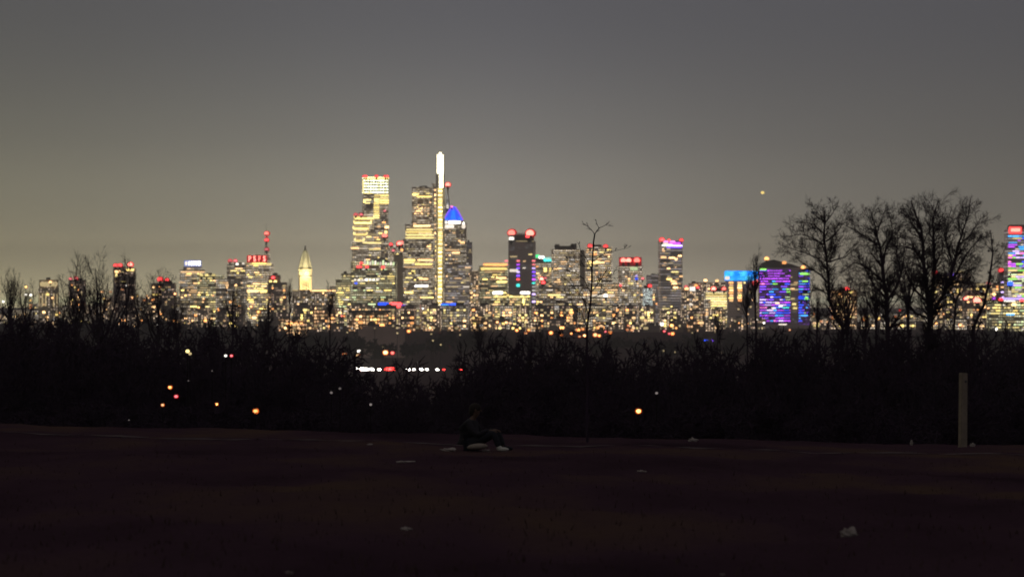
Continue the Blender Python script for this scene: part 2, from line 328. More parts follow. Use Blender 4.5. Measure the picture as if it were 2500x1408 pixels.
def tower(label, x0, x1, top, D, mat='office', rot=0, k=.8, win=(60, 'warm', 'rows'), tiers=(), name='tower', cat='tower', fh=4.0, taper=0, seed=None,
          roof=True, group=None, wz=None, bare=False):
    """x0, x1, top: extent at distance D; tiers: (x0, x1, top, bottom) blocks set on or in front of the shaft"""
    th = R(rot); Wp = (x1 - x0) / F * D; wd = Wp / (math.cos(th) + k * abs(math.sin(th))); dp = wd * k
    cx = X((x0 + x1) / 2, D); z0 = t(cx, D); H = Z(top, D) - z0
    r = random.Random(seed if seed is not None else int(x0 * 31 + top))
    root = empty(name, (cx, D, z0), th, label=label, cat=cat, group=group)
    root['_w'] = wd; root['_d'] = dp; root['_h'] = H
    mb = MB(); mb.box(-wd / 2, wd / 2, -dp / 2, dp / 2, -3, H, taper * wd, taper * dp)
    mb.box(-wd / 2 * (1 - 2 * taper) - .3, wd / 2 * (1 - 2 * taper) + .3, -dp / 2 * (1 - 2 * taper) - .3, dp / 2 * (1 - 2 * taper) + .3, H - .9, H + .7)   # parapet
    faces = [(0, wd, dp, 0, H)]
    for tr in tiers:
        a, b_, tp, bt = tr[:4]; q = tr[4] if len(tr) > 4 else .86
        w2 = (b_ - a) / F * D / (math.cos(th) + k * abs(math.sin(th))); d2 = dp * q
        ox = ((a + b_) / 2 - (x0 + x1) / 2) / F * D / math.cos(th); za, zb = Z(bt, D) - z0, Z(tp, D) - z0
        mb.box(ox - w2 / 2, ox + w2 / 2, -d2 / 2, d2 / 2, za - .6, zb)
        mb.box(ox - w2 / 2 - .3, ox + w2 / 2 + .3, -d2 / 2 - .3, d2 / 2 + .3, zb - .8, zb + .6)
        faces.append((ox, w2, d2, za, zb))
    if bare: mb.bm.free()
    else: mb.build('wall', FM[mat] if isinstance(mat, str) else mat, root)
    if roof:
        rb = MB(); ox, w2, d2, za, zb = faces[-1] if tiers else faces[0]
        for _ in range(r.choice([1, 2])):
            a = r.uniform(-.3, .1) * w2; c = a + r.uniform(.2, .34) * w2; hh = r.uniform(2, 5)
            rb.box(ox + a, ox + c, -d2 * .25, d2 * r.uniform(.1, .3), zb - .3, zb + hh)
        rb.build('roof_plant', M['roof'], root)
    n, pal, style = win
    if n:
        tot = sum(f[1] * (f[4] - max(f[3], 4)) for f in faces)
        for ox, w2, d2, za, zb in faces:
            lo = max(za, 4)
            if wz: lo = max(lo, Z(wz, D) - z0)
            m = int(n * w2 * (zb - lo) / tot + .5)
            side = -1 if rot > 0 else 1; ms = int(m * abs(math.sin(th)) * k) if rot else 0
            face_windows(root, (ox, -d2 / 2, 0), (1, 0, 0), (0, -1, 0), w2 * .96, lo, zb - 2, m - ms, PAL[pal], style, fh, r)
            if ms: face_windows(root, (ox + side * w2 / 2, 0, 0), (0, 1, 0), (side, 0, 0), d2 * .94, lo, zb - 2, ms, PAL[pal], style, fh, r)
    BL.append((root, x0, x1, D, z0)); return root
def loc(root, px, py, front=.3):
    """a point on or just in front of the building's camera side, in its own frame"""
    D = root.location.y; dx = X(px, D) - root.location.x; z = Z(py, D) - root.location.z
    th = root.rotation_euler.z; lx = dx / math.cos(th)
    return Vector((max(-root['_w'] / 2 - 1, min(root['_w'] / 2 + 1, lx)), -root['_d'] / 2 - front, z))
def beacon(root, px, py, key='red', r=3.0, roof=False, free=False, name='warning_light', q=None):
    D = root.location.y; p = loc(root, px, py, 1.2)
    if free: p.x = (X(px, D) - root.location.x) / math.cos(root.rotation_euler.z)
    if q is not None: p.y = q
    o = put(name, unit('lamp', key), root, p, (r, r, r * .85))
    m = MB(); m.lathe([(r * .45, -r * 2.0), (r * .45, -r * .8), (r * .9, -r * .7), (r * .9, -r * .5)], 8)     # bracket under the lamp
    if key in ('red', 'redhot', 'rose'): put('lamp_glass', unit('lamp', 'maroon'), o, (0, 1.0, 0), (1.45, .6, 1.4))  # dim red disc added behind the bulb as its painted halo
    b_ = m.build('lamp_base', M['lens'], o); b_.scale = (1 / r, 1 / r, 1 / (r * .85)); return o
def strip(root, x0, x1, y0, y1, key, name='lit_window', depth=.6, front=.4, free=False):
    a = loc(root, (x0 + x1) / 2, (y0 + y1) / 2, front); D = root.location.y
    if free: a.x = (X((x0 + x1) / 2, D) - root.location.x) / math.cos(root.rotation_euler.z)
    return put(name, unit('pane', key), root, a, ((x1 - x0) / F * D, depth, (y1 - y0) / F * D))

# --- left side of the city
b_ = tower('pale beige floodlit block with stepped top, at the far left of the skyline', 92, 146, 705, 5000, 'stone', 8, .7, (12, 'warm', 'dots'), [(94, 144, 684, 705, .8)], name='apartment_block', cat='building')
for x in (97, 104, 112, 131, 139): strip(b_, x - 1.5, x + 1.5, 716, 748, 'dim', 'lit_column')
beacon(b_, 123, 689, 'warm', 2.6); strip(b_, 98, 140, 688, 699, 'dim', 'lit_band')
b_ = tower('slim dark block with two faint red roof lights among bare trees on the left', 170, 208, 684, 5200, 'dark', 0, .8, (26, 'warm', 'dots'), name='apartment_block', cat='building'); beacon(b_, 174, 681, 'rose', 2.6); beacon(b_, 187, 679, 'rose', 2.8)
b_ = tower('tower rising out of a bare tree crown with red lights on both roof corners', 278, 330, 655, 5300, 'dark', 0, .6, (16, 'yellow', 'rows'), name='apartment_block', cat='building', wz=690)
beacon(b_, 284, 648, 'red', 3.4); beacon(b_, 295, 648, 'red', 3.4); beacon(b_, 320, 646, 'redhot', 4.2); strip(b_, 310, 329, 656, 661, 'gold'); strip(b_, 282, 296, 660, 666, 'warm'); strip(b_, 283, 289, 668, 676, 'yell')
b_ = tower('low dark block with two red lights standing close together on the left', 372, 428, 692, 5100, 'dark', 0, .7, (26, 'warm', 'dots'), name='apartment_block', cat='building'); beacon(b_, 393, 682, 'red', 4); beacon(b_, 410, 683, 'red', 3)
b_ = tower('tower topped by a glaring blue white rooftop sign', 436, 502, 659, 5400, 'tan', 6, .8, (46, 'warm', 'rows'), name='office_tower', tiers=[(446, 494, 652, 659, .7)])
sg = strip(b_, 450, 491, 636, 650, 'white', 'sign', 2); sg.data = MB().box(-.5, .5, -.5, .5, -.5, .5).mesh('sign_board', emis('sign_blue_glow', (.5, .75, 2.2), .8))
for i, (a, c) in enumerate([(460, 465), (466, 470), (471, 476), (477, 481), (482, 489)]): q = put('letter', unit('pane', 'white'), sg, ((a + c) / 2 / 41 - 470.5 / 41, -.6, 0), ((c - a) / 41, .5, .72))
q = put('emblem', unit('lamp', 'pale'), sg, (-.38, -.6, .0), (.085, .4, .38))
for i, (a, c, y) in enumerate([(441, 500, 664), (452, 466, 672), (437, 452, 689), (457, 474, 701), (461, 482, 713)]): strip(b_, a, c, y - 1.6, y + 1.6, 'peach')
b_ = tower('building with a row of yellow green lamps along its roof edge', 483, 545, 672, 5350, 'green', 0, .7, (44, 'yellow', 'rows'), name='office_tower')
for x in (494, 507, 524): beacon(b_, x, 672, 'yell', 3.4)
b_ = tower('broad beige slab with faint window lines beside the red lettered tower', 528, 602, 681, 5300, 'tan', -6, .5, (44, 'orange', 'dots'), name='apartment_block', cat='building'); beacon(b_, 515 + 14, 688, 'peach', 2)
b_ = tower('grey tower with paired red and white roof lights, left of the red lettered tower', 553, 602, 645, 5700, 'tan', 4, .8, (34, 'yellow', 'rows'), name='office_tower')
beacon(b_, 562, 637, 'rose', 3.2); beacon(b_, 575, 637, 'rose', 3.2); beacon(b_, 579, 645, 'white', 3); beacon(b_, 594, 644, 'pale', 2.6)
b_ = tower('tower carrying four red neon letters and a tall mast with red lights', 601, 667, 642, 5600, 'office', -5, .8, (74, 'yellow', 'rows'), tiers=[(606, 660, 622, 642, .5)], name='bank_tower', roof=False)
strip(b_, 612, 655, 641, 646, 'gold'); strip(b_, 602, 622, 640, 645, 'dim'); strip(b_, 656, 667, 642, 648, 'yell'); strip(b_, 604, 636, 707, 713, 'warm'); strip(b_, 640, 656, 707, 714, 'gold')
D = b_.location.y
sg = strip(b_, 607, 657, 624, 641, 'red', 'sign', 1.2, 1.0); sg.data = MB().box(-.5, .5, -.5, .5, -.5, .5).mesh('sign_back', diffuse('sign_red', (.3, .02, .02)))
sg.data.materials[0] = emis('neon_wash', (1.0, .02, .03), 1.0)
for i, ch in enumerate('PSFS'):
    cu = bpy.data.curves.new('letter', 'FONT'); cu.body = ch; cu.size = 1; cu.extrude = .2; cu.align_x = 'CENTER'; cu.align_y = 'CENTER'; cu.offset = .02
    tmp = bpy.data.objects.new('tmp', cu); C.objects.link(tmp); dg = bpy.context.evaluated_depsgraph_get(); me = bpy.data.meshes.new_from_object(tmp.evaluated_get(dg)); bpy.data.objects.remove(tmp)
    me.materials.clear(); me.materials.append(EM['redhot'])
    q = put('letter', me, sg, (-.36 + .24 * i, -.75, 0), (.30, .95, .5)); q.rotation_euler = (R(90), 0, 0); q.scale = (.27, 1.05, .5)
m = MB(); p = loc(b_, 650, 622); z1 = Z(546, D) - b_.location.z
for s in (-1, 1):
    m.tube([(p.x + s * 3, s * 1.5, p.z - 3), (p.x, 0, z1 - 22)], [.5, .3], 5)
m.tube([(p.x, 0, p.z - 3), (p.x, 0, z1 - 20), (p.x, 0, z1)], [.7, .5, .2], 6)
for k_ in range(8): zz = p.z + (z1 - 22 - p.z) * k_ / 8; ww = 3 * (1 - k_ / 8); m.box(p.x - ww, p.x + ww, -.2, .2, zz, zz + .4)
m.build('mast', M['steel'], b_)
for y, r_, kk in ((570, 4.2, 'redhot'), (577, 2.0, 'rose'), (586, 3.6, 'red'), (609, 3.6, 'rose')): o = beacon(b_, 651, y, kk, r_, free=True, q=-1.2)
b_ = tower('dark shoulder block with a single red light, just right of the red lettered tower', 655, 700, 690, 5500, 'dark', 0, .8, (30, 'warm', 'dots'), tiers=[(656, 684, 672, 690, .8)], name='apartment_block', cat='building'); beacon(b_, 668, 678, 'red', 3); beacon(b_, 662, 687, 'gold', 2.6); beacon(b_, 674, 687, 'gold', 2.6)

# --- clock tower
def clock_tower():
    D = 5900; cx = X(745, D); z0 = t(cx, D); u = D / F
    root = empty('clock_tower', (cx, D, z0), R(9), label='floodlit stone clock tower with two glowing yellow clock faces and pointed dome', cat='clock tower')
    root['_w'] = 34 * u; root['_d'] = 34 * u; root['_h'] = 130
    zz = lambda y: Z(y, D) - z0
    w_ = 14.2 * u
    m = MB(); m.box(-w_, w_, -w_, w_, -3, zz(742)); m.box(-w_ * .94, w_ * .94, -w_ * .94, w_ * .94, zz(742), zz(676), w_ * .05, w_ * .05)
    for s in (-1, 1):
        for q in (-1, 1): m.lathe([(w_ * .17, -2), (w_ * .16, zz(678)), (w_ * .1, zz(675))], 8, s * w_ * .88, q * w_ * .88)
    for i in range(5):                                             # pilasters and string courses
        xx = (-.6 + .3 * i) * w_; m.box(xx - .9, xx + .9, -w_ * .99, -w_ * .9, zz(740), zz(680))
    for yy in (738, 722, 706, 690, 677): m.box(-w_ * 1.03, w_ * 1.03, -w_ * 1.03, w_ * 1.03, zz(yy), zz(yy) + 1.4)
    m.build('shaft', M['limestone'], root)
    m = MB(); m.lathe([(w_ * 1.25, zz(676)), (w_ * 1.30, zz(674)), (w_ * 1.22, zz(672)), (w_ * 1.22, zz(660)), (w_ * 1.34, zz(658)), (w_ * 1.28, zz(656))], 8, rot=R(22.5))
    m.build('clock_stage', M['limestone'], root)
    m = MB(); m.lathe([(w_ * 1.15, zz(656)), (w_ * 1.0, zz(650)), (w_ * .88, zz(642)), (w_ * .72, zz(632)), (w_ * .55, zz(624)), (w_ * .42, zz(620)), (w_ * .46, zz(618)), (w_ * .30, zz(612)), (w_ * .2, zz(610))], 8, rot=R(22.5))
    for k_ in range(8):
        a = R(22.5 + 45 * k_); m.tube([(math.cos(a) * w_ * 1.16, math.sin(a) * w_ * 1.16, zz(656)), (math.cos(a) * w_ * .73, math.sin(a) * w_ * .73, zz(632)), (math.cos(a) * w_ * .3, math.sin(a) * w_ * .3, zz(612))], .8, 5)
    m.build('dome', diffuse('painted_iron', (.42, .42, .34), scale=.2), root)
    m = MB(); m.lathe([(w_ * .2, zz(610.5)), (w_ * .16, zz(608)), (1.5, zz(606.8))], 8); m.tube([(0, 0, zz(607)), (.3, 0, zz(602)), (.1, 0, zz(599))], [1.6, 1.3, .5], 8); m.tube([(.2, 0, zz(603)), (2.4, -.5, zz(602))], [.6, .3], 5)
    m.build('statue', M['copper'], root)
    for a in (-26, 19):
        th = R(a) - R(9) + R(-90) ; rr = w_ * 1.2
        m = MB(); m.lathe([(w_ * .40, 0), (w_ * .40, .8)], 20); f = m.build('clock_face', emis('clock_glow', (3.2, 2.7, .95), 1.0), root)
        f.location = (math.cos(th) * rr * .96, math.sin(th) * rr * .96, zz(666.5)); f.rotation_euler = Vector((math.cos(th), math.sin(th), 0)).to_track_quat('Z', 'Y').to_euler()
        m = MB(); m.box(-.25, .25, -.3, 4.2, .82, 1.0); m.box(-.3, 2.8, -.3, .3, .85, 1.05); m.build('clock_hand', M['steel'], f)
    m = MB()                                                       # tall belfry openings
    for i in range(4):
        xx = (-.45 + .3 * i) * w_; m.box(xx - 1.4, xx + 1.4, -w_ * .93, -w_ * .88, zz(712), zz(690))
    m.build('belfry_opening', M['roof'], root)
    return root
ct = clock_tower()
for nm, dx, dz, e_, tz, sz in (('spot_shaft', 0, 2, 4.6e6, 70, 60), ('spot_dome', 0, 2, 3.6e6, 128, 34)):   # the floodlights the stonework is lit by
    l = bpy.data.lights.new(nm, 'SPOT'); l.energy = e_ * .62; l.color = (1, .74, .33) if nm == 'spot_shaft' else (1, .88, .55); l.spot_size = R(sz); l.spot_blend = .6; l.shadow_soft_size = 2
    lo = bpy.data.objects.new('floodlight', l); C.objects.link(lo); fr = Vector((ct.location.x + 8, ct.location.y - 95, ct.location.z + 34)); lo.location = fr
    lo.rotation_euler = (Vector((ct.location.x, ct.location.y, ct.location.z + tz)) - fr).to_track_quat('-Z', 'Y').to_euler()
b_ = tower('wide ornate stone hall at the foot of the clock tower, its cornice lit', 716, 826, 708, 5780, 'stone', 0, .6, (52, 'pale', 'dots'), name='civic_hall', cat='civic building', roof=False)
strip(b_, 760, 825, 708, 711, 'warm'); strip(b_, 717, 730, 707, 710, 'dim'); strip(b_, 784, 798, 708, 711, 'gold')
b_ = tower('dark block with strings of small orange lights right of the stone hall', 764, 820, 757, 4700, 'ember', 0, .6, (30, 'orange', 'dots'), name='low_block', cat='building')
b_ = tower('green yellow lit office block left of the tower with the bright crown', 820, 860, 682, 5500, 'green', 0, .8, (56, 'green', 'rows'), name='office_tower', tiers=[(834, 858, 668, 682, .8)])

# --- centre: the tallest group
def crown_tower():
    D = 5900
    b = tower('tall glass tower with a square glowing yellow crown notched on its left side', 883, 949, 497, D, 'glass', 5, .8, (46, 'warm', 'rows'), name='skyscraper', cat='skyscraper', roof=False,
              tiers=[(884, 948, 474, 486, .94), (911, 948, 486, 497, .94)])
    w_, d_ = b['_w'], b['_d']; z = lambda y: Z(y, D) - b.location.z
    m = MB(); m.box(-w_ / 2 + .5, w_ / 2 - .5, -d_ / 2 + .5, d_ / 2 - .5, z(474), z(433)); cr_ = m.build('crown', FM['crown'], b)
    m = MB()
    for i in range(9): xx = -w_ / 2 + w_ * i / 8; m.box(xx - .35, xx + .35, -d_ / 2 - .1, -d_ / 2 + .6, z(474), z(433))
    for i in range(7): zz = z(474) + (z(433) - z(474)) * i / 6; m.box(-w_ / 2 - .1, w_ / 2 + .1, -d_ / 2 - .15, -d_ / 2 + .5, zz - .3, zz + .3)
    m.build('crown_frame', M['roof'], b)
    strip(b, 887, 948, 434, 438, 'gold', 'lit_band'); strip(b, 884, 887.5, 438, 472, 'yell', 'lit_band'); strip(b, 886, 909, 471, 474, 'yell', 'lit_band')
    strip(b, 886, 905, 487, 491, 'yell', 'lit_band'); strip(b, 886, 892, 492, 496, 'gold', 'lit_band'); strip(b, 890, 903, 495, 498, 'yell', 'lit_band')
    for y in range(476, 536, 5): strip(b, 912 if y < 495 else 911, 925, y, y + 3, 'yell' if y % 2 else 'gold', 'lit_window')
    for y in range(476, 496, 6): strip(b, 926, 948, y, y + 4, 'gold' if y != 482 else 'yell', 'lit_window')
    for px, r_ in ((888, 2.6), (893, 2.6), (918, 3.2), (939, 2.8), (944, 2.6)): beacon(b, px, 432, 'red', r_)
    beacon(b, 938, 516, 'rose', 2.4); beacon(b, 938, 576, 'redhot', 5.2); strip(b, 938, 948, 552, 558, 'warm'); strip(b, 920, 928, 551, 556, 'peach'); strip(b, 938, 944, 564, 570, 'gold'); return b
crown_tower()
b_ = tower('stepped tower with gold outlined setbacks in front of the glowing crown tower', 857, 932, 592, 5700, 'office', 4, .8, (40, 'yellow', 'rows'), name='office_tower', tiers=[(861, 913, 524, 592, .86)])
for x0_, x1_, y in ((865, 912, 534), (864, 905, 545), (862, 899, 559), (864, 895, 573), (866, 888, 588)):
    strip(b_, x0_, x1_, y - 2, y + 2, 'gold', 'lit_band')
    for x in (x0_, x1_): strip(b_, x - 2, x + 2, y - 6, y, 'yell', 'lit_window')
strip(b_, 885, 930, 591, 595, 'yell', 'lit_band'); strip(b_, 900, 930, 571, 575, 'dim', 'lit_band'); beacon(b_, 868, 525, 'rose', 3); beacon(b_, 881, 525, 'rose', 3); strip(b_, 856, 876, 604, 608, 'warm'); strip(b_, 900, 929, 607, 611, 'yell')
b_ = tower('broad block with a scalloped pale green crown of lights and red lights beneath', 858, 968, 640, 5450, 'green', 0, .7, (86, 'green', 'rows'), name='office_tower')
for i in range(12): x = 893 + i * 6.3; strip(b_, x - 2.2, x + 2.2, 632 + 6 * abs(math.sin(i * .9)) + i * .5, 646 + i * .2, 'green' if i % 2 else 'pale', 'lit_window')
m = MB(); D = b_.location.y; p = loc(b_, 933, 640); m.lathe([(9, p.z), (8, p.z + 4), (5, p.z + 7), (1, p.z + 9)], 10, p.x, p.y + 12); m.build('cupola', M['concrete'], b_)
for x, y, r_ in ((882, 652, 3), (876, 652, 2.6), (898, 652, 3), (937, 653, 3.2), (884, 643, 3)): beacon(b_, x, y, 'red', r_)
for i in range(7): strip(b_, 866 + i * 9, 872 + i * 9, 681, 685, 'white' if i in (3, 4, 5) else 'pale')
strip(b_, 868, 874, 690, 693, 'blue'); strip(b_, 918, 936, 709, 713, 'grey')
b_ = tower('narrow windowless concrete slab beneath a large red light', 962, 986, 622, 5800, M['concrete'], 0, .8, (0, 'warm', 'rows'), name='concrete_tower')
b_ = tower('low roofed block with orange red lights between the two tallest groups', 944, 996, 606, 6100, 'office', 0, .8, (30, 'warm', 'rows'), name='office_tower')
beacon(b_, 955, 597, 'red', 3.4); beacon(b_, 964, 602, 'pale', 3); beacon(b_, 976, 595, 'redhot', 5); beacon(b_, 984, 594, 'redhot', 4.6); beacon(b_, 961, 612, 'rose', 3.2); strip(b_, 979, 992, 608, 613, 'orange')
b_ = tower('stepped dark tower with gold lit floors left of the bright vertical light blade', 985, 1062, 585, 5750, 'glass', 0, .7, (60, 'yellow', 'rows'), name='skyscraper', cat='skyscraper',
           tiers=[(990, 1060, 549, 585, .86), (1005, 1055, 540, 549, .7), (1006, 1056, 458, 540, .6)])
for x0_, x1_, y, k_ in ((1007, 1022, 476, 'gold'), (1018, 1055, 481, 'gold'), (1010, 1052, 552, 'warm'), (993, 1058, 561, 'yell'), (991, 1056, 567, 'gold'), (991, 1060, 574, 'yell'), (991, 1060, 581, 'yell'), (987, 1015, 635, 'gold'), (1020, 1058, 635, 'warm'), (987, 1012, 641, 'yell'), (1014, 1056, 645, 'gold'), (988, 1058, 652, 'peach'), (1013, 1046, 698, 'white'), (988, 1009, 714, 'gold'), (1030, 1048, 726, 'yell'), (1024, 1046, 681, 'warm'), (1043, 1053, 602, 'warm')):
    strip(b_, x0_, x1_, y - 2, y + 2, k_, 'lit_band')
for x in (1012, 1020, 1028, 1036, 1044): 
    for y in (500, 507, 514, 521): strip(b_, x, x + 5, y, y + 2.6, rng.choice(['peach', 'dim', 'warm']))

def blade_tower():
    D = 6000; b = tower('tallest tower, a dark slab with a glaring white blade of light running down its face', 1055, 1086, 449, D, 'glass', 0, 1.1, (0, 'warm', 'rows'), name='skyscraper', cat='skyscraper', roof=False)
    z = lambda y: Z(y, D) - b.location.z; u = D / F; ox = lambda px: X(px, D) - b.location.x
    def rbox(a, c, y0, y1, nm, mat, f0=-.12, f1=.12, bev=3.0):
        m = MB(); m.box(ox(a), ox(c), -b['_d'] / 2 + b['_d'] * f0 - 2, -b['_d'] / 2 + b['_d'] * f1 + 6, z(y1), z(y0))
        if bev:
            es = [e for e in m.bm.edges if abs(e.verts[0].co.z - e.verts[1].co.z) < .1 and e.verts[0].co.z > z(y0) - 1 and abs(e.verts[0].co.x - e.verts[1].co.x) < .1]
            bmesh.ops.bevel(m.bm, geom=es, offset=bev, segments=4, affect='EDGES')
        return m.build(nm, mat, b)
    rbox(1064.5, 1085.5, 371, 459, 'crown_frame', M['roof'], .0, .5, 5)
    bl = emis('blade_glow', (7, 6.4, 4.4), 1.1)
    rbox(1067, 1083.5, 373, 425, 'crown', bl, -.12, .0, 4); rbox(1073, 1082, 425.3, 459, 'crown_stem', bl, -.12, .0, 0)
    rbox(1067, 1083, 459.4, 776, 'spine', emis('spine_glow', (.55, .39, .13), 1.0), -.06, .0, 0)
    for i in range(64):
        y = 461 + i * 4.95; strip(b, 1070 - (i > 50) * 1.0, 1080.6 - (i > 30) * .8 - (i > 50) * .6, y, y + 2.5, 'rung' if i % 2 else 'gold', front=4.6)
    for i in range(30):
        y = 462 + i * 10.5 + rng.uniform(-2, 2); strip(b, 1061, 1064.5, y, y + 5, rng.choice(['warm', 'peach', 'dim', 'gold']), front=.5)
    return b
blade_tower()
def blue_pyramid():
    D = 6250; b = tower('stone coloured tower with a blue lit pyramid roof, white crown and slender spire', 1083, 1139, 545, D, 'tan', 0, .9, (50, 'warm', 'rows'), name='skyscraper', cat='skyscraper', roof=False, tiers=[(1084, 1129, 539, 545, .9)])
    z = lambda y: Z(y, D) - b.location.z; ox = lambda px: X(px, D) - b.location.x; u = D / F
    cx = ox(1107); hw = 23.5 * u
    m = MB(); m.lathe([(hw * 1.38, z(538.5)), (hw * .75, z(518)), (hw * .28, z(506)), (hw * .1, z(504))], 4, cx, 0, rot=R(45)); 
    blu = emis('pyramid_blue', (.04, .2, 2.6), 1.2); m.build('pyramid_roof', blu, b)
    m = MB()
    for a, c_, y0, y1 in ((-.9, -.5, 532, 538), (-.3, .3, 514, 538), (.45, .85, 530, 538)):
        m.box(cx + a * hw, cx + c_ * hw, -hw * 1.02, -hw * .5, z(y1), z(y0), .3 * (c_ - a) * hw, 0)
    m.build('gable', emis('gable_blue', (.03, .42, 2.2), 1.2), b)
    m = MB()
    for a, c_ in ((-1, -1), (1, -1)): m.tube([(cx + a * hw * .98, c_ * hw * .98, z(538)), (cx + a * hw * .53, c_ * hw * .53, z(518)), (cx + a * hw * .2, c_ * hw * .2, z(506))], 1.3, 6)
    m.tube([(cx, -hw * 1.03, z(537)), (cx, -hw * .6, z(518)), (cx, -hw * .2, z(506))], .7, 6)
    m.build('ridge_light', EM['violet'], b)
    m = MB(); xs_ = ox(1093); m.tube([(xs_, 6, z(520)), (xs_, 6, z(500)), (xs_, 6, z(480)), (xs_, 6, z(458))], [7, 4.6, 2.2, .8], 8); m.build('spire', M['limestone'], b)
    for i in range(8): o = beacon(b, 1092.5, 507 - i * 4.6, 'grey' if i > 1 else 'pale', 2.9 - i * .26, free=True, name='spire_light', q=-1)
    beacon(b, 1093.5, 451, 'redhot', 5, free=True, q=-2); beacon(b, 1103, 505, 'pink', 3, free=True, q=-6)
    for x0_, x1_, y0, y1 in ((1085, 1093, 540, 547), (1095, 1125, 540, 547), (1086, 1109, 549, 557)): strip(b, x0_, x1_, y0, y1, 'white' if x0_ != 1086 else 'pale', 'crown_light')
    strip(b, 1128, 1136, 546, 558, 'pale', 'crown_light'); strip(b, 1130, 1134, 543, 549, 'white', 'crown_light')
    strip(b, 1124, 1135, 590, 595, 'warm'); strip(b, 1088, 1122, 609, 613, 'peach'); strip(b, 1104, 1123, 616, 619, 'warm'); return b
blue_pyramid()
b_ = tower('dark narrow tower standing against the right edge of the blue roofed tower', 1136, 1153, 592, 6350, 'slate', 0, 1, (12, 'pale', 'dots'), name='office_tower')
b_ = tower('long grey office block with many faint floors under the blue roofed tower', 1086, 1152, 646, 5900, 'louvre', 0, .7, (70, 'pale', 'rows'), name='office_tower')
b_ = tower('mid height block speckled with small warm windows right of the long grey office block', 1146, 1184, 662, 5650, 'flats', 0, .7, (48, 'warm', 'dots'), name='apartment_block', cat='building')
b_ = tower('block with two glowing gold roof bands left of the dark tower with red corner lights', 1170, 1240, 650, 5600, 'green', 0, .6, (52, 'yellow', 'rows'), name='office_tower', tiers=[(1180, 1238, 643, 650, .7)], roof=False)
strip(b_, 1180, 1238, 643, 649, 'orange', 'lit_band'); strip(b_, 1174, 1238, 653, 659, 'gold', 'lit_band'); strip(b_, 1184, 1232, 662, 665, 'peach', 'lit_band'); strip(b_, 1211, 1236, 676, 681, 'warm'); strip(b_, 1212, 1238, 686, 690, 'gold')
def dark_tower():
    D = 5600; b = tower('dark windowless looking glass tower with two huge red roof corner lights', 1241, 1308, 590, D, 'slate', -8, .7, (7, 'pale', 'rows'), name='skyscraper', cat='skyscraper', roof=False)
    z = lambda y: Z(y, D) - b.location.z; ox = lambda px: X(px, D) - b.location.x
    m = MB(); dd = b['_d'] / 2
    for i in range(11): x = ox(1258 + i * 4.3); m.box(x - .8, x + .8, -dd + 2, -dd + 3.4, z(590.5), z(569))
    m.box(ox(1256), ox(1302), -dd + 3.5, dd - 3, z(590.5), z(573)); m.box(ox(1244), ox(1304), -dd - .5, -dd + 1.8, z(590), z(588)); m.build('roof_louvre', M['steel'], b)
    beacon(b, 1252, 569, 'redhot', 6.6); beacon(b, 1297, 570, 'redhot', 7.4); beacon(b, 1293, 577, 'red', 5); beacon(b, 1252, 583, 'white', 5)
    strip(b, 1262, 1307, 588, 590, 'dim', 'lit_band'); strip(b, 1248, 1266, 625, 628, 'dim'); strip(b, 1247, 1268, 657, 664, 'pale')
    for px, ys_, kk in ((1239, range(637, 684, 9), ['rose', 'rose', 'lilac', 'violet', 'violet', 'purple']), (1268, range(637, 684, 9), ['rose', 'purple', 'violet', 'lilac', 'violet', 'red']), (1306, range(637, 740, 9), ['rose', 'rose', 'lilac', 'violet', 'violet', 'purple', 'teal', 'grey', 'grey', 'lilac', 'grey', 'lilac'])):
        for y, k_ in zip(ys_, kk): strip(b, px - 4, px + 4, y - 2, y + 2, k_, 'lit_window', free=True)
    strip(b, 1264, 1272, 693, 700, 'teal'); return b
dark_tower()
b_ = tower('brightly lit yellow green glass block with two white light boxes on its roof', 1201, 1296, 722, 5200, 'green', 0, .6, (94, 'yellow', 'rows'), name='glass_block', cat='building')
strip(b_, 1203, 1228, 711, 718, 'white', 'lit_band'); strip(b_, 1270, 1294, 711, 718, 'white', 'lit_band'); strip(b_, 1204, 1292, 722, 727, 'yell', 'lit_band')
for x in (1212, 1231, 1240, 1248, 1274, 1290): beacon(b_, x, 724 - (x == 1240) * 3, 'gold', 2.6)
strip(b_, 1275, 1280, 728, 748, 'gold', 'lit_column')
b_ = tower('block behind a slanted green, white and cyan light bar', 1304, 1350, 642, 5750, 'tan', 0, .7, (40, 'warm', 'rows'), name='office_tower')
strip(b_, 1304, 1317, 622, 629, 'emerald', 'sign_light', 2, 1, True); strip(b_, 1315, 1328, 625, 631, 'white', 'sign_light', 2, 2, True); strip(b_, 1327, 1350, 629, 638, 'teal', 'sign_light', 2, 1, True); strip(b_, 1330, 1349, 630, 633, 'pale', 'sign_light', 2, 2.5, True)
m = MB(); p = loc(b_, 1327, 640); m.box(-b_['_w'] / 2, b_['_w'] / 2, p.y + 1, p.y + 3, p.z - 4, p.z + 7); m.build('sign_frame', M['steel'], b_)
for x in (1331, 1344):
    for y in (656, 661.5): strip(b_, x - 4, x + 4, y - 1.8, y + 1.8, 'gold')
b_ = tower('pale thin tower with stacked red lights at its top, right of the dark glass tower', 1316, 1334, 694, 5285, 'tan', 0, .8, (12, 'pale', 'rows'), name='office_tower'); beacon(b_, 1322, 681, 'redhot', 3.6, free=True); beacon(b_, 1326, 690, 'red', 3.6, free=True); beacon(b_, 1331, 679, 'rose', 2.4, free=True)
b_ = tower('beige tower with a dark flared roof cap, left of the sapling trunk', 1346, 1415, 610, 5700, 'office', 0, .7, (80, 'pale', 'rows'), name='office_tower', roof=False)
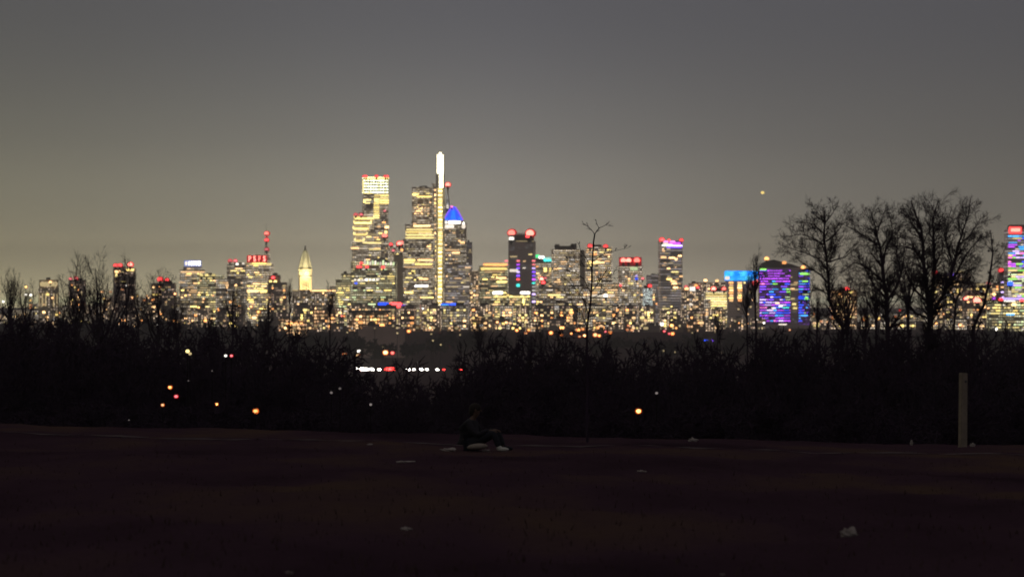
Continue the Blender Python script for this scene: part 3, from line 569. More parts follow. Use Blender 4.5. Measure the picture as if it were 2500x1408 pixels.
m = MB(); p0, p1 = loc(b_, 1356, 610), loc(b_, 1406, 610); m.box(p0.x, p1.x, -14, 14, p0.z, p0.z + 7, -2, -2); m.box(p0.x - 1, p0.x + 7, -12, 12, p0.z + 7, p0.z + 10); m.box(p1.x - 9, p1.x + 1, -12, 12, p0.z + 7, p0.z + 11); m.build('roof_cap', M['roof'], b_)
b_ = tower('light grey blank column of a building behind the sapling', 1414, 1430, 614, 5900, M['concrete'], 0, 1, (0, 'warm', 'rows'), name='concrete_tower')
b_ = tower('beige office tower with a red light on each end of its roof, behind the sapling', 1429, 1494, 604, 5600, 'office', 0, .7, (84, 'warm', 'rows'), name='office_tower')
beacon(b_, 1440, 601, 'red', 4); beacon(b_, 1478, 602, 'red', 3.8); strip(b_, 1440, 1475, 639, 643, 'warm'); strip(b_, 1445, 1480, 705, 709, 'yell'); strip(b_, 1433, 1460, 641, 644, 'gold')
b_ = tower('wide lower slab with long pale floors of light below the flared roof tower', 1322, 1440, 700, 5350, 'tan', 0, .5, (92, 'pale', 'rows'), name='office_slab', cat='building')
strip(b_, 1337, 1368, 718, 722, 'yell'); strip(b_, 1326, 1412, 747, 751, 'grey', 'lit_band'); strip(b_, 1390, 1404, 748, 752, 'pale')
b_ = tower('wide lower slab crossed by bright warm windows right of the sapling trunk', 1436, 1512, 690, 5300, 'office', 0, .5, (88, 'warm', 'rows'), name='office_slab', cat='building')
strip(b_, 1444, 1500, 719, 724, 'pale', 'lit_band'); beacon(b_, 1478, 722, 'white', 3.6)
for a, c_, y in ((1418, 1432, 746), (1434, 1446, 746), (1425, 1436, 756), (1437, 1452, 766)): strip(b_, max(a, 1437), max(c_, 1449), y - 2, y + 2, 'warm')
b_ = tower('tower crowned by a row of three glowing red lights', 1509, 1568, 650, 5500, 'office', 0, .7, (60, 'pale', 'dots'), name='office_tower', roof=False)
m = MB(); p0, p1 = loc(b_, 1511, 644), loc(b_, 1566, 628); m.box(p0.x, p1.x, -9, p0.y + 2.2 + 8, p0.z - 5, p1.z); m.build('sign_box', emis('red_wash', (.42, .01, .02), 1), b_)
for x, r_ in ((1521, 5), (1534, 5), (1554, 5.6)): beacon(b_, x, 636, 'redhot', r_)
strip(b_, 1538, 1556, 652, 660, 'green'); beacon(b_, 1553, 674, 'lilac', 2.6); beacon(b_, 1553, 681, 'blue', 3); beacon(b_, 1568, 680, 'rose', 2.6); beacon(b_, 1513, 697, 'red', 3)
b_ = tower('narrow block with a white glowing upright panel and a red light above', 1562, 1600, 704, 5300, 'tan', 0, .7, (24, 'warm', 'dots'), name='office_block', cat='building')
m = MB(); p0, p1 = loc(b_, 1569, 752), loc(b_, 1592, 704); m.box(p0.x, p1.x, p0.y - .8, p0.y + .5, p0.z, p1.z); m.build('lit_panel', facade('white_panel', (.4, .4, .4), tint=(.95, .97, 1), glow=.75, dens=1.0, fh=2.6, cw=2.6, rowk=.2), b_)
beacon(b_, 1586, 698, 'red', 3); 
for y in (757, 762): strip(b_, 1570, 1588, y - 1.5, y + 1.5, 'grey')
b_ = tower('faint grey background tower between the red crowned tower and the slim purple topped tower', 1578, 1614, 672, 6400, 'louvre', 0, .8, (16, 'peach', 'dots'), name='office_tower')
def purple_top():
    D = 5500; b = tower('slim ribbed tower with a glowing purple band and red lights on its top', 1608, 1665, 588, D, 'louvre', 6, .8, (34, 'warm', 'rows'), name='skyscraper', cat='skyscraper', roof=False, wz=None)
    for x0_, x1_, y, k_ in ((1613, 1628, 594, 'pale'), (1629, 1663, 594, 'purple'), (1613, 1640, 599, 'white'), (1638, 1663, 600, 'lilac'), (1624, 1662, 604, 'violet'), (1612, 1645, 590, 'pink')): strip(b, x0_, x1_, y - 2, y + 2, k_, 'lit_band')
    for x, y, r_ in ((1613, 586, 4), (1630, 587, 2.4), (1660, 587, 3.4)): beacon(b, x, y, 'red', r_)
    for x0_, x1_, y in ((1609, 1624, 628), (1630, 1645, 629), (1652, 1661, 625), (1644, 1651, 633), (1625, 1633, 655), (1624, 1637, 681), (1633, 1645, 686), (1636, 1650, 692), (1640, 1652, 702), (1655, 1664, 674)): strip(b, x0_, x1_, y - 2.2, y + 2.2, 'warm' if x0_ != 1624 else 'gold')
    m = MB(); z = lambda y: Z(y, D) - b.location.z                     # slab ribs that project at every floor
    for i in range(30): zz = z(615) - i * 4.6; m.box(-b['_w'] / 2 - .7, b['_w'] / 2 + .7, -b['_d'] / 2 - .7, b['_d'] / 2 + .7, zz, zz + .9)
    m.build('floor_slab', M['concrete'], b); return b
purple_top()
b_ = tower('low white lit block with orange and white roof lamps right of the purple topped tower', 1664, 1722, 704, 5300, 'flats', 0, .6, (40, 'pale', 'dots'), name='office_block', cat='building', tiers=[(1681, 1714, 692, 704, .6)])
beacon(b_, 1675, 705, 'warm', 3.6); beacon(b_, 1674, 700, 'rose', 2.6); beacon(b_, 1698, 697, 'orange', 3); beacon(b_, 1702, 702, 'red', 2.2)
m = MB(); p0, p1 = loc(b_, 1683, 710), loc(b_, 1696, 700); m.box(p0.x, p1.x, p0.y - 2.5, p0.y, p0.z, p1.z); m.build('light_box', EM['white'], b_)
b_ = tower('wide grey block with two warm lamps on its flat roof behind the gold striped block', 1690, 1775, 690, 5800, 'flats', 0, .5, (30, 'warm', 'dots'), name='apartment_block', cat='building', roof=False); beacon(b_, 1721, 685, 'warm', 3.6); beacon(b_, 1749, 686, 'warm', 3.6)
b_ = tower('block striped with bright gold floors under two red lights', 1720, 1775, 712, 5200, 'office', 0, .7, (8, 'yellow', 'rows'), name='office_block', cat='building'); beacon(b_, 1741, 705, 'redhot', 3.8); beacon(b_, 1766, 705, 'redhot', 3.6)
for i, y in enumerate((716, 722, 728, 734, 740, 746, 752)): strip(b_, 1722 + (i > 2) * 12, 1773, y - 1.3, y + 1.3, 'gold' if i % 2 else 'yell', 'lit_band')
for y in (774, 780, 786): strip(b_, 1745, 1772, y - 1.4, y + 1.4, 'gold', 'lit_band')
for y in (756, 763, 768): strip(b_, 1722, 1731, y - 1.5, y + 1.5, 'warm')
def blue_box():
    b = tower('block with columns of gold windows beneath a huge bright blue roof sign', 1772, 1845, 684, 5250, 'slate', 0, .7, (16, 'warm', 'dots'), name='sign_tower', cat='building', roof=False)
    D = b.location.y; z = lambda y: Z(y, D) - b.location.z; ox = lambda px: X(px, D) - b.location.x; yf = -b['_d'] / 2 - 2.5
    mm, tt_, oo = newmat('blue_screen'); tcn = N(tt_, 'ShaderNodeTexCoord'); nz_ = N(tt_, 'ShaderNodeTexNoise', i={'Scale': .11, 'Detail': 2.0}); tt_.links.new(tcn.outputs['Object'], nz_.inputs['Vector'])
    rr = N(tt_, 'ShaderNodeValToRGB'); rr.color_ramp.elements[0].position = .4; rr.color_ramp.elements[0].color = (.0, .22, 1, 1); rr.color_ramp.elements[1].position = .66; rr.color_ramp.elements[1].color = (.06, .62, 1, 1)
    tt_.links.new(nz_.outputs[0], rr.inputs[0]); ee = N(tt_, 'ShaderNodeEmission', i={1: 1.7}); tt_.links.new(rr.outputs[0], ee.inputs[0]); tt_.links.new(ee.outputs[0], oo.inputs[0]); mm.cycles.emission_sampling = 'NONE'
    m = MB(); m.box(ox(1767), ox(1848), yf - 2, yf + 6, z(685), z(661)); bmesh.ops.bevel(m.bm, geom=m.bm.edges[:], offset=1.2, segments=2, affect='EDGES'); s_ = m.build('sign', mm, b)
    for a, c_, y, k_ in ((1770, 1790, 665.5, 'sky'), (1800, 1824, 666, 'sky'), (1812, 1818, 670, 'sky'), (1824, 1842, 673, 'sky')): strip(b, a, c_, y - 1.0, y + 1.0, k_, 'sign_mark', .5, 5, True)
    strip(b, 1768, 1779, 675, 683, 'pale', 'sign_mark', .6, 5, True)
    for px in (1783, 1804):
        for i in range(8): y = 690 + i * 6.2; strip(b, px - 5.5 + (i % 2) * 1.5, px + 5.5, y - 2, y + 2, ['peach', 'gold', 'warm', 'orange'][(i + int(px)) % 4])
    beacon(b, 1842, 691, 'red', 6); beacon(b, 1844, 685, 'redhot', 4); return b
blue_box()
def led_tower():
    D = 5100; b = tower('purple and blue glowing tower under a slanted dark roof with three orange lamps', 1853, 1974, 655, D, 'slate', 0, .5, (10, 'pale', 'rows'), name='light_show_tower', cat='skyscraper', roof=False)
    z = lambda y: Z(y, D) - b.location.z; ox = lambda px: X(px, D) - b.location.x; dd = b['_d'] / 2; yf = -dd - .2
    m = MB(); vs = []
    for yy in (-dd, dd):
        vs.append([m.bm.verts.new((ox(px), yy, z(py))) for px, py in ((1853, 655.4), (1862, 641), (1886, 634), (1930, 645), (1962, 655.4))])
    m.bm.faces.new(vs[0]); m.bm.faces.new(vs[1][::-1])
    for i in range(5): m.bm.faces.new((vs[0][i], vs[1][i], vs[1][(i + 1) % 5], vs[0][(i + 1) % 5]))
    m.build('roof', M['copper'], b)
    for px, py in ((1869, 632), (1912, 642), (1958, 653)): beacon(b, px, py, 'orange', 3.8, free=True, name='roof_lamp')
    m = MB(); m.box(ox(1851), ox(1927), yf - 1.2, yf, z(790), z(657)); m.box(ox(1946), ox(1974), yf - 1.2, yf, z(792), z(659)); m.build('light_wall', FM['led'], b)
    r = random.Random(5)
    for px0, px1, pal in ((1851, 1927, 'led'), (1946, 1974, 'ledblue')):
        y = 661
        while y < 788:
            u = px0 + 1; 
            while u < px1 - 2:
                L = min(r.choice([5, 8, 12, 16]), px1 - u - .5); k_ = r.choice(PAL[pal])
                if px0 == 1851:
                    if u > 1912 and 705 < y < 735: k_ = r.choice(['lime', 'green', 'yell'])
                    elif 1880 < u and 700 < y < 725: k_ = r.choice(['sky', 'blue', 'violet'])
                    elif y < 690 and r.random() < .75: k_ = 'purple'
                    elif 1878 < u < 1890 and 688 < y < 700: k_ = 'lime'
                    elif y > 712 and 1866 < u < 1908 and r.random() < .6: k_ = r.choice(['sky', 'blue', 'sky', 'lilac'])
                    elif u > 1906 and r.random() < .5: k_ = r.choice(['sky', 'blue', 'teal'])
                    elif u < 1864 and r.random() < .5: k_ = r.choice(['lilac', 'violet', 'pink'])
                    if y > 655 and y < 663 and u > 1915: k_ = 'purple'
                if r.random() < (.8 if px0 == 1851 else .7): strip(b, u, u + L, y - 1.15, y + 1.15, k_, 'lit_panel', .5, 1.9, True)
                u += L + .8
            y += 6.4
    strip(b, 1852, 1868, 656, 660, 'lime', 'lit_panel', .6, 2.6, True); strip(b, 1950, 1973, 666, 671, 'lime', 'lit_panel', .6, 2.6, True); beacon(b, 1953, 727, 'blue', 5, name='round_lamp'); beacon(b, 1966, 728, 'lime', 3.4, name='round_lamp')
    for x, y, k_ in ((1940, 690, 'peach'), (1932, 705, 'peach'), (1936, 742, 'yell'), (1938, 752, 'yell'), (1932, 729, 'dim'), (1895, 740, 'warm'), (1903, 747, 'white'), (1886, 752, 'pale')): strip(b, x - 5, x + 5, y - 2, y + 2, k_, 'lit_window', .6, 3.2)
    return b
led_tower()
b_ = tower('pinkish warm lit block seen through the bare trees, one red light on its corner', 2027, 2091, 708, 5000, 'ember', 0, .6, (60, 'warm', 'dots'), name='apartment_block', cat='building'); beacon(b_, 2066, 705, 'red', 3.4); beacon(b_, 2049, 719, 'orange', 3); beacon(b_, 2074, 714, 'gold', 3)
b_ = tower('tall thin lit block behind the trunk of the largest bare tree', 2274, 2302, 672, 5100, 'flats', 0, .8, (26, 'warm', 'dots'), name='apartment_block', cat='building'); beacon(b_, 2282, 666, 'red', 3.6)
b_ = tower('block with a violet roof lamp beside a pale roof strip behind the bare trees', 2304, 2366, 668, 5000, 'dark', 0, .6, (64, 'warm', 'dots'), name='apartment_block', cat='building'); beacon(b_, 2321, 673, 'violet', 5); beacon(b_, 2318, 668, 'lilac', 2); strip(b_, 2328, 2352, 661, 666, 'dim', 'roof_light')
b_ = tower('wide block with a large red light low on its face behind the branches', 2352, 2440, 692, 4900, 'dark', 0, .5, (92, 'warm', 'dots'), name='apartment_block', cat='building'); beacon(b_, 2382, 733, 'redhot', 6); beacon(b_, 2322 + 33, 729, 'redhot', 3.4); beacon(b_, 2410, 692, 'rose', 2.4); strip(b_, 2380, 2400, 684 + 8, 688 + 8, 'dim')
def right_tower():
    D = 4700; b = tower('tower cut by the right edge of view with a red glowing top and coloured floors', 2455, 2534, 562, D, 'louvre', 0, .7, (0, 'city', 'rows'), name='skyscraper', cat='skyscraper', roof=False)
    z = lambda y: Z(y, D) - b.location.z; w_ = b['_w'] / 2; d_ = b['_d'] / 2
    m = MB(); m.box(-w_ + 3, w_ - 3, -d_ + 3, d_ - 3, z(562), z(549), 3, 3); m.build('roof', M['roof'], b)
    m = MB(); p0, p1 = loc(b, 2458, 571), loc(b, 2490, 554); m.box(p0.x, p1.x, p0.y - 2, p0.y, p0.z, p1.z); bmesh.ops.bevel(m.bm, geom=m.bm.edges[:], offset=.9, segments=2, affect='EDGES'); m.build('sign', EM['red'], b)
    strip(b, 2463, 2486, 558, 566, 'redhot', 'sign_light', 1, 2.4); r = random.Random(3); y = 577; n = 0
    while y < 740:
        u = 2457
        while u < 2530:
            L = r.choice([7, 10, 16, 22]); k_ = r.choice(PAL['city'] if y < 655 else ['yell', 'green', 'lime', 'pale', 'lilac'])
            if u > 2488 and y < 650: k_ = r.choice(['blue', 'sky', 'violet', 'lilac'])
            if r.random() < .62: strip(b, u, min(u + L, 2532), y - 1.3, y + 1.3, k_, 'lit_panel', .5, .6)
            u += L + 1
        y += 5.2
    beacon(b, 2462, 693, 'blue', 4.6, name='round_lamp'); return b
right_tower()
b_ = tower('low office block with greenish floors and a purple light line at the right edge', 2412, 2540, 734, 4500, 'green', 0, .4, (80, 'green', 'rows'), name='office_block', cat='building'); strip(b_, 2436, 2500, 726, 732, 'lilac', 'light_line', 1, .6); strip(b_, 2446, 2474, 733, 736, 'white', 'light_line', 1, .8); beacon(b_, 2440, 732, 'red', 3.2); beacon(b_, 2490, 733, 'red', 3); beacon(b_, 2422, 728, 'purple', 3); beacon(b_, 2471, 744, 'warm', 3.6); strip(b_, 2453, 2473, 765, 769, 'sky', 'lit_window')
b_ = tower('small block with two red lights left of the tower at the right edge', 2436, 2462, 668, 5100, 'slate', 0, .7, (10, 'city', 'rows'), name='office_block', cat='building'); beacon(b_, 2443, 660, 'red', 4); beacon(b_, 2459, 672, 'sky', 2.4)
# --- long coloured light bars on low roofs
for lab, a, c_, y, segs, D in (('low hall with a blue and red light bar on its roof', 915, 1000, 752, ((923, 950, 'blue'), (952, 982, 'red'), (980, 991, 'violet')), 4900),
                            ('low hall with one long blue light bar below the white light blade', 1066, 1142, 754, ((1076, 1100, 'blue'), (1100, 1118, 'blue'), (1116, 1131, 'blue')), 4900)):
    b_ = tower(lab, a, c_, y, D, 'flats', 0, .5, (56, 'yellow', 'dots'), name='low_hall', cat='building', roof=False)
    for s0, s1, k_ in segs: strip(b_, s0, s1, y - 14 if k_ != 'violet' else y - 8, y - 1.5, k_, 'light_bar', 2, .2)
    strip(b_, 1078 if a > 1000 else 925, 1096 if a > 1000 else 945, y - 11, y - 8, 'sky' if a > 1000 else 'blue', 'light_bar', .6, 1.6)
b_ = tower('long flat roofed hall with an orange floodlit front low in the middle of the view', 862, 944, 764, 4400, 'ember', 0, .5, (36, 'orange', 'dots'), name='flat_roofed_hall', cat='hall', roof=False)
m = MB(); m.box(-b_['_w'] / 2 - 6, b_['_w'] / 2 + 6, -b_['_d'] / 2 - 5, b_['_d'] / 2 + 4, b_['_h'], b_['_h'] + 4); m.build('roof', M['roof'], b_)
b_ = tower('orange lit house low on the left of the centre, under the clock tower', 700, 748, 783, 4000, 'ember', 0, .6, (30, 'orange', 'dots'), name='lit_house', cat='building')
for x in (704, 712, 724, 736): strip(b_, x - 4, x + 4, 786 + (x % 3), 789 + (x % 3), 'orange')

# --- low background city: blocks that the photograph does not tell apart
def ctr(px, pts): return float(np.interp(px, [p[0] for p in pts], [p[1] for p in pts]))
BACK = [(-100, 765), (60, 742), (180, 738), (300, 722), (430, 716), (700, 716), (830, 694), (1150, 690), (1500, 688), (1650, 706), (1780, 722), (1860, 745), (1990, 756), (2240, 748), (2420, 738), (2600, 732)]
r = random.Random(11); px = -60; i = 0
while px < 2570:
    w_ = r.uniform(26, 58); tp = ctr(px + w_ / 2, BACK) + r.uniform(0, 22)
    tower('dim low block half hidden among its like at the foot of the skyline', px, px + w_, tp, 6450 + r.uniform(0, 500), r.choice(['flats', 'tan', 'office', 'office', 'louvre']), r.uniform(-12, 12), .7, (14, r.choice(['warm', 'warm', 'pale']), r.choice(['dots', 'rows'])), name='city_block', cat='building', group='low blocks along the foot of the skyline')
    px += w_ * r.uniform(.97, 1.08)
px = -60
while px < 2570:
    w_ = r.uniform(28, 66); tp = max(ctr(px + w_ / 2, BACK) + 34 + r.uniform(0, 22), 746)
    if not (1840 < px + w_ / 2 < 1990):
        tower('dim low block half hidden among its like at the foot of the skyline', px, px + w_, min(tp, 782), 4750 + r.uniform(0, 120), r.choice(['flats', 'tan', 'dark', 'flats', 'office']), r.uniform(-12, 12), .6, (20 if 560 < px < 1850 else 10, r.choice(['warm', 'orange', 'orange', 'yellow']), 'dots'), name='city_block', cat='building', group='low blocks along the foot of the skyline')
    px += w_ * r.uniform(1.0, 1.4)
px = 560
while px < 1860:
    w_ = r.uniform(24, 44)
    tower('small dim house among its like below the skyline', px, px + w_, r.uniform(776, 800), 4420 + r.uniform(0, 90), r.choice(['flats', 'dark', 'ember', 'dark']), r.uniform(-15, 15), .6, (9, 'warm', 'dots'), name='town_house', cat='house', group='small houses in front of the skyline', fh=3.2)
    px += w_ * r.uniform(1.2, 1.9)

# ------------------------------------------------------------------ lamps on posts
def lamp(px, py, D, key, r, label, group=None, heads=1, name='street_lamp', cat='street lamp', maxh=None):
    x = X(px, D); z = Z(py, D); g_ = t(x, D); h = z - g_
    root = empty(name, (x, D, g_), 0, label=label, cat=cat, group=group)
    s = max(.03, D / 9000); m = MB(); m.tube([(0, 0, -.3), (0, 0, h * .5), (0, 0, h - r * .9)], [s, s * .8, s * .6], 6); m.lathe([(s * 2, -.3), (s * 2, .4), (s, .6)], 8)
    m.build('pole', M['pole'], root)
    m = MB(); m.lathe([(r * .5, h + r * .75), (r * 1.05, h + r * .8), (r * .3, h + r * 1.3)], 8); m.build('lamp_hood', M['lens'], root)
    put('lamp_bulb', unit('lamp', key), root, (0, 0, h), (r, r, r * .82))
    g2 = {'orange': 'amber', 'warm': 'amber', 'gold': 'amber', 'peach': 'amber', 'red': 'maroon', 'redhot': 'maroon', 'rose': 'maroon'}.get(key)
    if g2: put('lamp_glass', unit('lamp', g2), root, (0, r * 1.1, h), (r * 1.5, r * .6, r * 1.35))  # coloured glowing disc added behind the bulb to draw a halo
    return root
G1 = 'street lamps at the foot of the skyline'
def Dlamp(py, hh):                     # distance at which a post of height hh reaches row py
    best = None
    for D in range(3150, 4700, 25):
        e_ = abs(t(0, D) + hh - Z(py, D))
        if best is None or e_ < best[0]: best = (e_, D)
    return best[1]
SL = [(386, 793, 'white', 5), (393, 766, 'orange', 4), (75, 720, 'white', 6), (63, 719, 'white', 6), (63, 700, 'gold', 5), (8, 736, 'white', 5), (74, 733, 'gold', 4), (74, 744, 'warm', 4), (74, 751, 'peach', 4), (128, 727, 'warm', 5),
 (249, 712, 'warm', 4), (253, 729, 'gold', 5), (269, 712, 'peach', 4), (269, 725, 'pale', 4), (298, 706, 'peach', 4), (307, 697, 'white', 5), (204, 742, 'peach', 4), (240, 743, 'grey', 3), (323, 726, 'warm', 5), (335, 722, 'gold', 4), (352, 732, 'orange', 4), (372, 732, 'orange', 4), (358, 722, 'peach', 4),
 (427, 717, 'warm', 5), (453, 721, 'gold', 5), (485, 750, 'gold', 5), (472, 762, 'grey', 4), (520, 721, 'warm', 4), (497, 729, 'warm', 4), (533, 757, 'orange', 4), (613, 748, 'warm', 6), (631, 761, 'gold', 7), (608, 758, 'dim', 5),
 (834, 771, 'redhot', 3), (840, 771, 'orange', 4), (1032, 753, 'white', 4), (998, 808, 'orange', 6), (918, 787, 'gold', 4), (1214, 786, 'warm', 5), (1236, 787, 'warm', 5), (1262, 806, 'orange', 5), (1284, 813, 'warm', 4), (1291, 805, 'gold', 5), (1345, 812, 'orange', 6), (1310, 764, 'gold', 5),
 (1371, 817, 'orange', 4), (1395, 814, 'orange', 4), (1412, 805, 'orange', 6), (1423, 803, 'orange', 5), (1415, 821, 'peach', 4), (1427, 819, 'warm', 5), (1453, 817, 'warm', 7), (1463, 819, 'orange', 5), (1478, 809, 'rose', 4), (1490, 811, 'orange', 5), (1532, 804, 'peach', 4), (1543, 805, 'peach', 4), (1535, 794, 'peach', 4),
 (1616, 791, 'white', 7), (1640, 794, 'gold', 6), (1622, 808, 'rose', 4), (1642, 814, 'orange', 6), (1634, 814, 'rose', 4), (1641, 838, 'dim', 3), (1620, 856, 'dim', 3), (1648, 859, 'dim', 3), (1770, 799, 'dim', 3), (1795, 784, 'dim', 4), (1853, 801, 'dim', 3), (1928, 805, 'peach', 3), (1865, 788, 'white', 4), (1849, 780, 'pale', 4),
 (1988, 765, 'peach', 4), (2006, 784, 'peach', 3), (2019, 785, 'peach', 3), (2035, 775, 'warm', 6), (2075, 773, 'gold', 6), (2112, 778, 'gold', 7), (2145, 777, 'gold', 6), (2120, 771, 'yell', 4), (2188, 772, 'peach', 4), (2226, 772, 'yell', 6), (2213, 771, 'gold', 4), (2197, 757, 'red', 4), (2271, 764, 'peach', 4), (2293, 765, 'peach', 4), (2304, 766, 'warm', 4),
 (2345, 793, 'warm', 5), (2404, 745, 'warm', 4), (2413, 752, 'warm', 4), (2378, 756, 'peach', 4), (2431, 803, 'white', 7), (2498, 803, 'pale', 5), (2391, 791, 'dim', 3), (699, 870, 'dim', 3), (672, 911, 'grey', 2)]
SPL = {(1616, 791): 'dazzling round white lamp at the foot of the slim purple topped tower', (2431, 803): 'dazzling greenish white lamp at the far right above the dark wood', (998, 808): 'lone orange lamp against the dark slope under the stepped dark tower',
       (631, 761): 'large golden lamp below the red lettered tower', (386, 793): 'lone white lamp against the dark wood on the left', (1345, 812): 'bright orange lamp left of the sapling trunk at the wood edge', (1453, 817): 'biggest orange lamp of the row, just right of the sapling trunk',
       (2197, 757): 'single red lamp between two trunks of the large bare trees', (75, 720): 'taller lamp of the white pair at the far left', (63, 719): 'shorter lamp of the white pair at the far left', (1642, 814): 'orange lamp with two red ones beside it below the purple topped tower', (2226, 772): 'yellow lamp left of the thickest bare tree trunk'}
for px, py, k_, r_ in SL:
    if py >= 796: D = Dlamp(py, 10)
    else: D = 4330 + rng.uniform(-60, 60)
    if py > 840: D = 3180
    s = D / F * .5
    lab = SPL.get((px, py))
    lamp(px, py, D, k_, r_ * s * (1.35 if py > 780 else 1.1), lab or 'small glowing street lamp among many at the foot of the skyline', None if lab else G1)
# lamps this side of the wood
for px, py, D, k_, r_, lab in ((624, 1003, 140, 'orange', 6.6, 'bright orange path lamp in front of the dark wood left of the seated person'), (1559, 1003, 140, 'orange', 7, 'bright orange path lamp in front of the dark wood right of the sapling'),
        (1909, 1012, 140, 'peach', 3.6, 'tiny dim orange path lamp in front of the wood under the large trees'), (529, 986, 141, 'orange', 4, 'small orange path lamp just left of the bright orange one'), (415, 945, 142, 'orange', 5, 'orange path lamp above a red light in the dark wood on the left'),
        (430, 967, 143, 'rose', 5, 'dull red lamp slightly smeared in the dark wood on the left'), (397, 988, 141, 'peach', 4, 'dim pinkish lamp lowest of the three on the left'), (551, 868, 146, 'white', 4.4, 'white lamp next to a red one in the dark wood left of centre'),
        (565, 868, 146.5, 'rose', 4, 'red lamp next to a white one in the dark wood left of centre'), (458, 857, 146, 'yell', 6, 'yellowish lamp cluster seen through dark branches on the left'), (464, 863, 147, 'dim', 5, 'dim smaller lamp tucked right under the yellowish cluster'),
        (315, 1025, 139, 'grey', 2.4, 'faint grey lamp near the field edge on the far left'), (518, 905, 144, 'grey', 2.4, 'faint grey lamp high in the dark left of centre'), (460, 929, 144, 'grey', 2.2, 'faint grey lamp above the orange path lamps')):
    kk = k_ if k_ != 'grey' else 'faint'
    lamp(px, py, D, kk, r_ / F * D * .85, lab, name='path_lamp', cat='lamp')
# tall road masts in the valley
for px, py, k_, r_, lab in ((876, 857, 'white', 5, 'white road lamp above the headlights in the valley'), (941, 860, 'warm', 6, 'bright warm road lamp above the red tail lights, left of its pair'), (958, 861, 'redhot', 4.6, 'orange red road lamp above the tail lights, right of its pair'), (818, 900, 'white', 6, 'lone white road lamp at the left end of the traffic'),
                            (1303, 907, 'rose', 3.5, 'faint red light right of the traffic in the valley'), (1540, 899, 'dim', 3, 'faint grey light in the dark slope right of the sapling')):
    lamp(px, py, 2985, k_, r_ / F * 2985 * .9, lab, name='road_lamp')
b_ = tower('small building with a blue glowing front in the dark below the blue roof sign', 1716, 1764, 829, 3500, 'dark', 0, .6, (0, 'warm', 'dots'), name='shop', cat='building'); strip(b_, 1716, 1727, 829, 842, 'blue', 'sign', 1); strip(b_, 1736, 1750, 829, 833, 'violet', 'sign', 1); strip(b_, 1720, 1725, 832, 836, 'sky', 'sign', 1, 1)

b_ = tower('big blank dim building standing above the traffic in the valley', 868, 988, 804, 3400, diffuse('dusty_render', (.50, .36, .33), .9, .3, .05), -4, .4, (0, 'warm', 'rows'), name='warehouse', cat='building', tiers=[(884, 952, 797, 804, .7)])
strip(b_, 905, 962, 846, 847.2, 'dim', 'lit_band'); b_.location.z -= 0
for px, py, k_, r_, lab in ((848, 811, 'dim', 3, ''), (970, 813, 'dim', 3.4, ''), (1053, 815, 'dim', 3.4, ''), (1057, 831, 'dim', 3, ''), (1076, 841, 'dim', 3, ''), (1123, 817, 'dim', 3, ''), (841, 865, 'ember', 5, ''), (873, 867, 'ember', 5, ''), (915, 801, 'dim', 3, ''), (1690, 812, 'dim', 2.6, ''), (1668, 860, 'dim', 2.4, ''), (1746, 811, 'dim', 2.4, '')):
    lamp(px, py, 3050 if py > 850 else 3150, 'peach' if k_ == 'ember' else k_, r_ / F * 3100 * .75, 'faint lamp among several dotted over the dark slope below the skyline', 'faint lamps on the slope below the skyline')
for px, py, lab in ((830, 948, 'upper of two faint grey lamps left of centre in the dark wood'), (809, 958, 'lower of two faint grey lamps left of centre in the dark wood'), (905, 987, 'faint smeared grey lamp low in the wood left of the seated person'), (1603, 959, 'faint grey lamp right of the bright orange lamp by the sapling')):
    lamp(px, py, 143, 'faint', 3.6 / F * 143, lab, name='path_lamp', cat='lamp')

# ------------------------------------------------------------------ cars on the valley road
def car(px, D, facing, label, paint='paint'):
    x = X(px, D); root = empty('car', (x, D, t(x, D) + .06), R(facing), label=label, cat='car', group='cars on the valley road')
    m = MB(); m.box(-2.2, 2.2, -.88, .88, .35, .85, .08, .06); m.build('body', M['paint'], root)
    m = MB(); m.box(-1.2, 1.0, -.78, .78, .853, 1.4, .4, .15); m.build('cabin', M['glassy'], root)
    for sx in (-1.4, 1.4):
        for sy in (-.8, .8):
            q = MB().lathe([(.32, -.1), (.32, .1)], 10).build('wheel', M['tyre'], root); q.rotation_euler = (R(90), 0, 0); q.location = (sx, sy, .32)
    return root
hl = emis('headlight_beam', (26, 25, 22), 1.0); tl = emis('tail_lamp', (9, .35, .3), 1.0)
me_h = MB().ball((0, 0, 0), 1, 1, 1, 8).mesh('headlight', hl, True); me_t = MB().ball((0, 0, 0), 1, 1, 1, 8).mesh('tail_light', tl, True)
CARS = [(871, 2996, 'h', 1.5, 'first car from the left, white headlights on'), (884, 2992, 'h', 2.0, 'second car from the left, brightest headlights'), (894, 2996, 'h', 1.6, 'third car from the left, glaring white headlights'), (907, 3002, 'h', 1.2, 'fourth car from the left, yellowish headlights'), (924, 2999, 'h', .5, 'car just left of the red tail lights'),
        (946, 2994, 't', 2.2, 'car with big red tail lights, left of the pair'), (956, 2996, 't', 2.6, 'car with big red tail lights, right of the pair'), (998, 2996, 'h', 1.1, 'car just right of the dark gap with white headlights'), (1010, 3001, 'h', .4, 'car in the middle of the right hand queue'), (1026, 2996, 'h', 1.0, 'car with two clear headlights in the right hand queue'),
        (1042, 3001, 'h', .4, 'fourth car of the right hand queue'), (1069, 2996, 'h', .45, 'last lit car at the right of the queue'), (1085, 3000, 't', .28, 'car with faint tail lights right of the queue'), (1122, 2996, 't', .9, 'far right car with dull red tail lights')]
for px, D, k_, s, lab in CARS:
    c_ = car(px, D, -90 + rng.uniform(-25, 25), lab)
    for q in (-.6, .6): put('headlight' if k_ == 'h' else 'tail_light', me_h if k_ == 'h' else me_t, c_, (2.25, q * 1.1, .7), (.3, .95 * s + .4, .7 * s + .4))

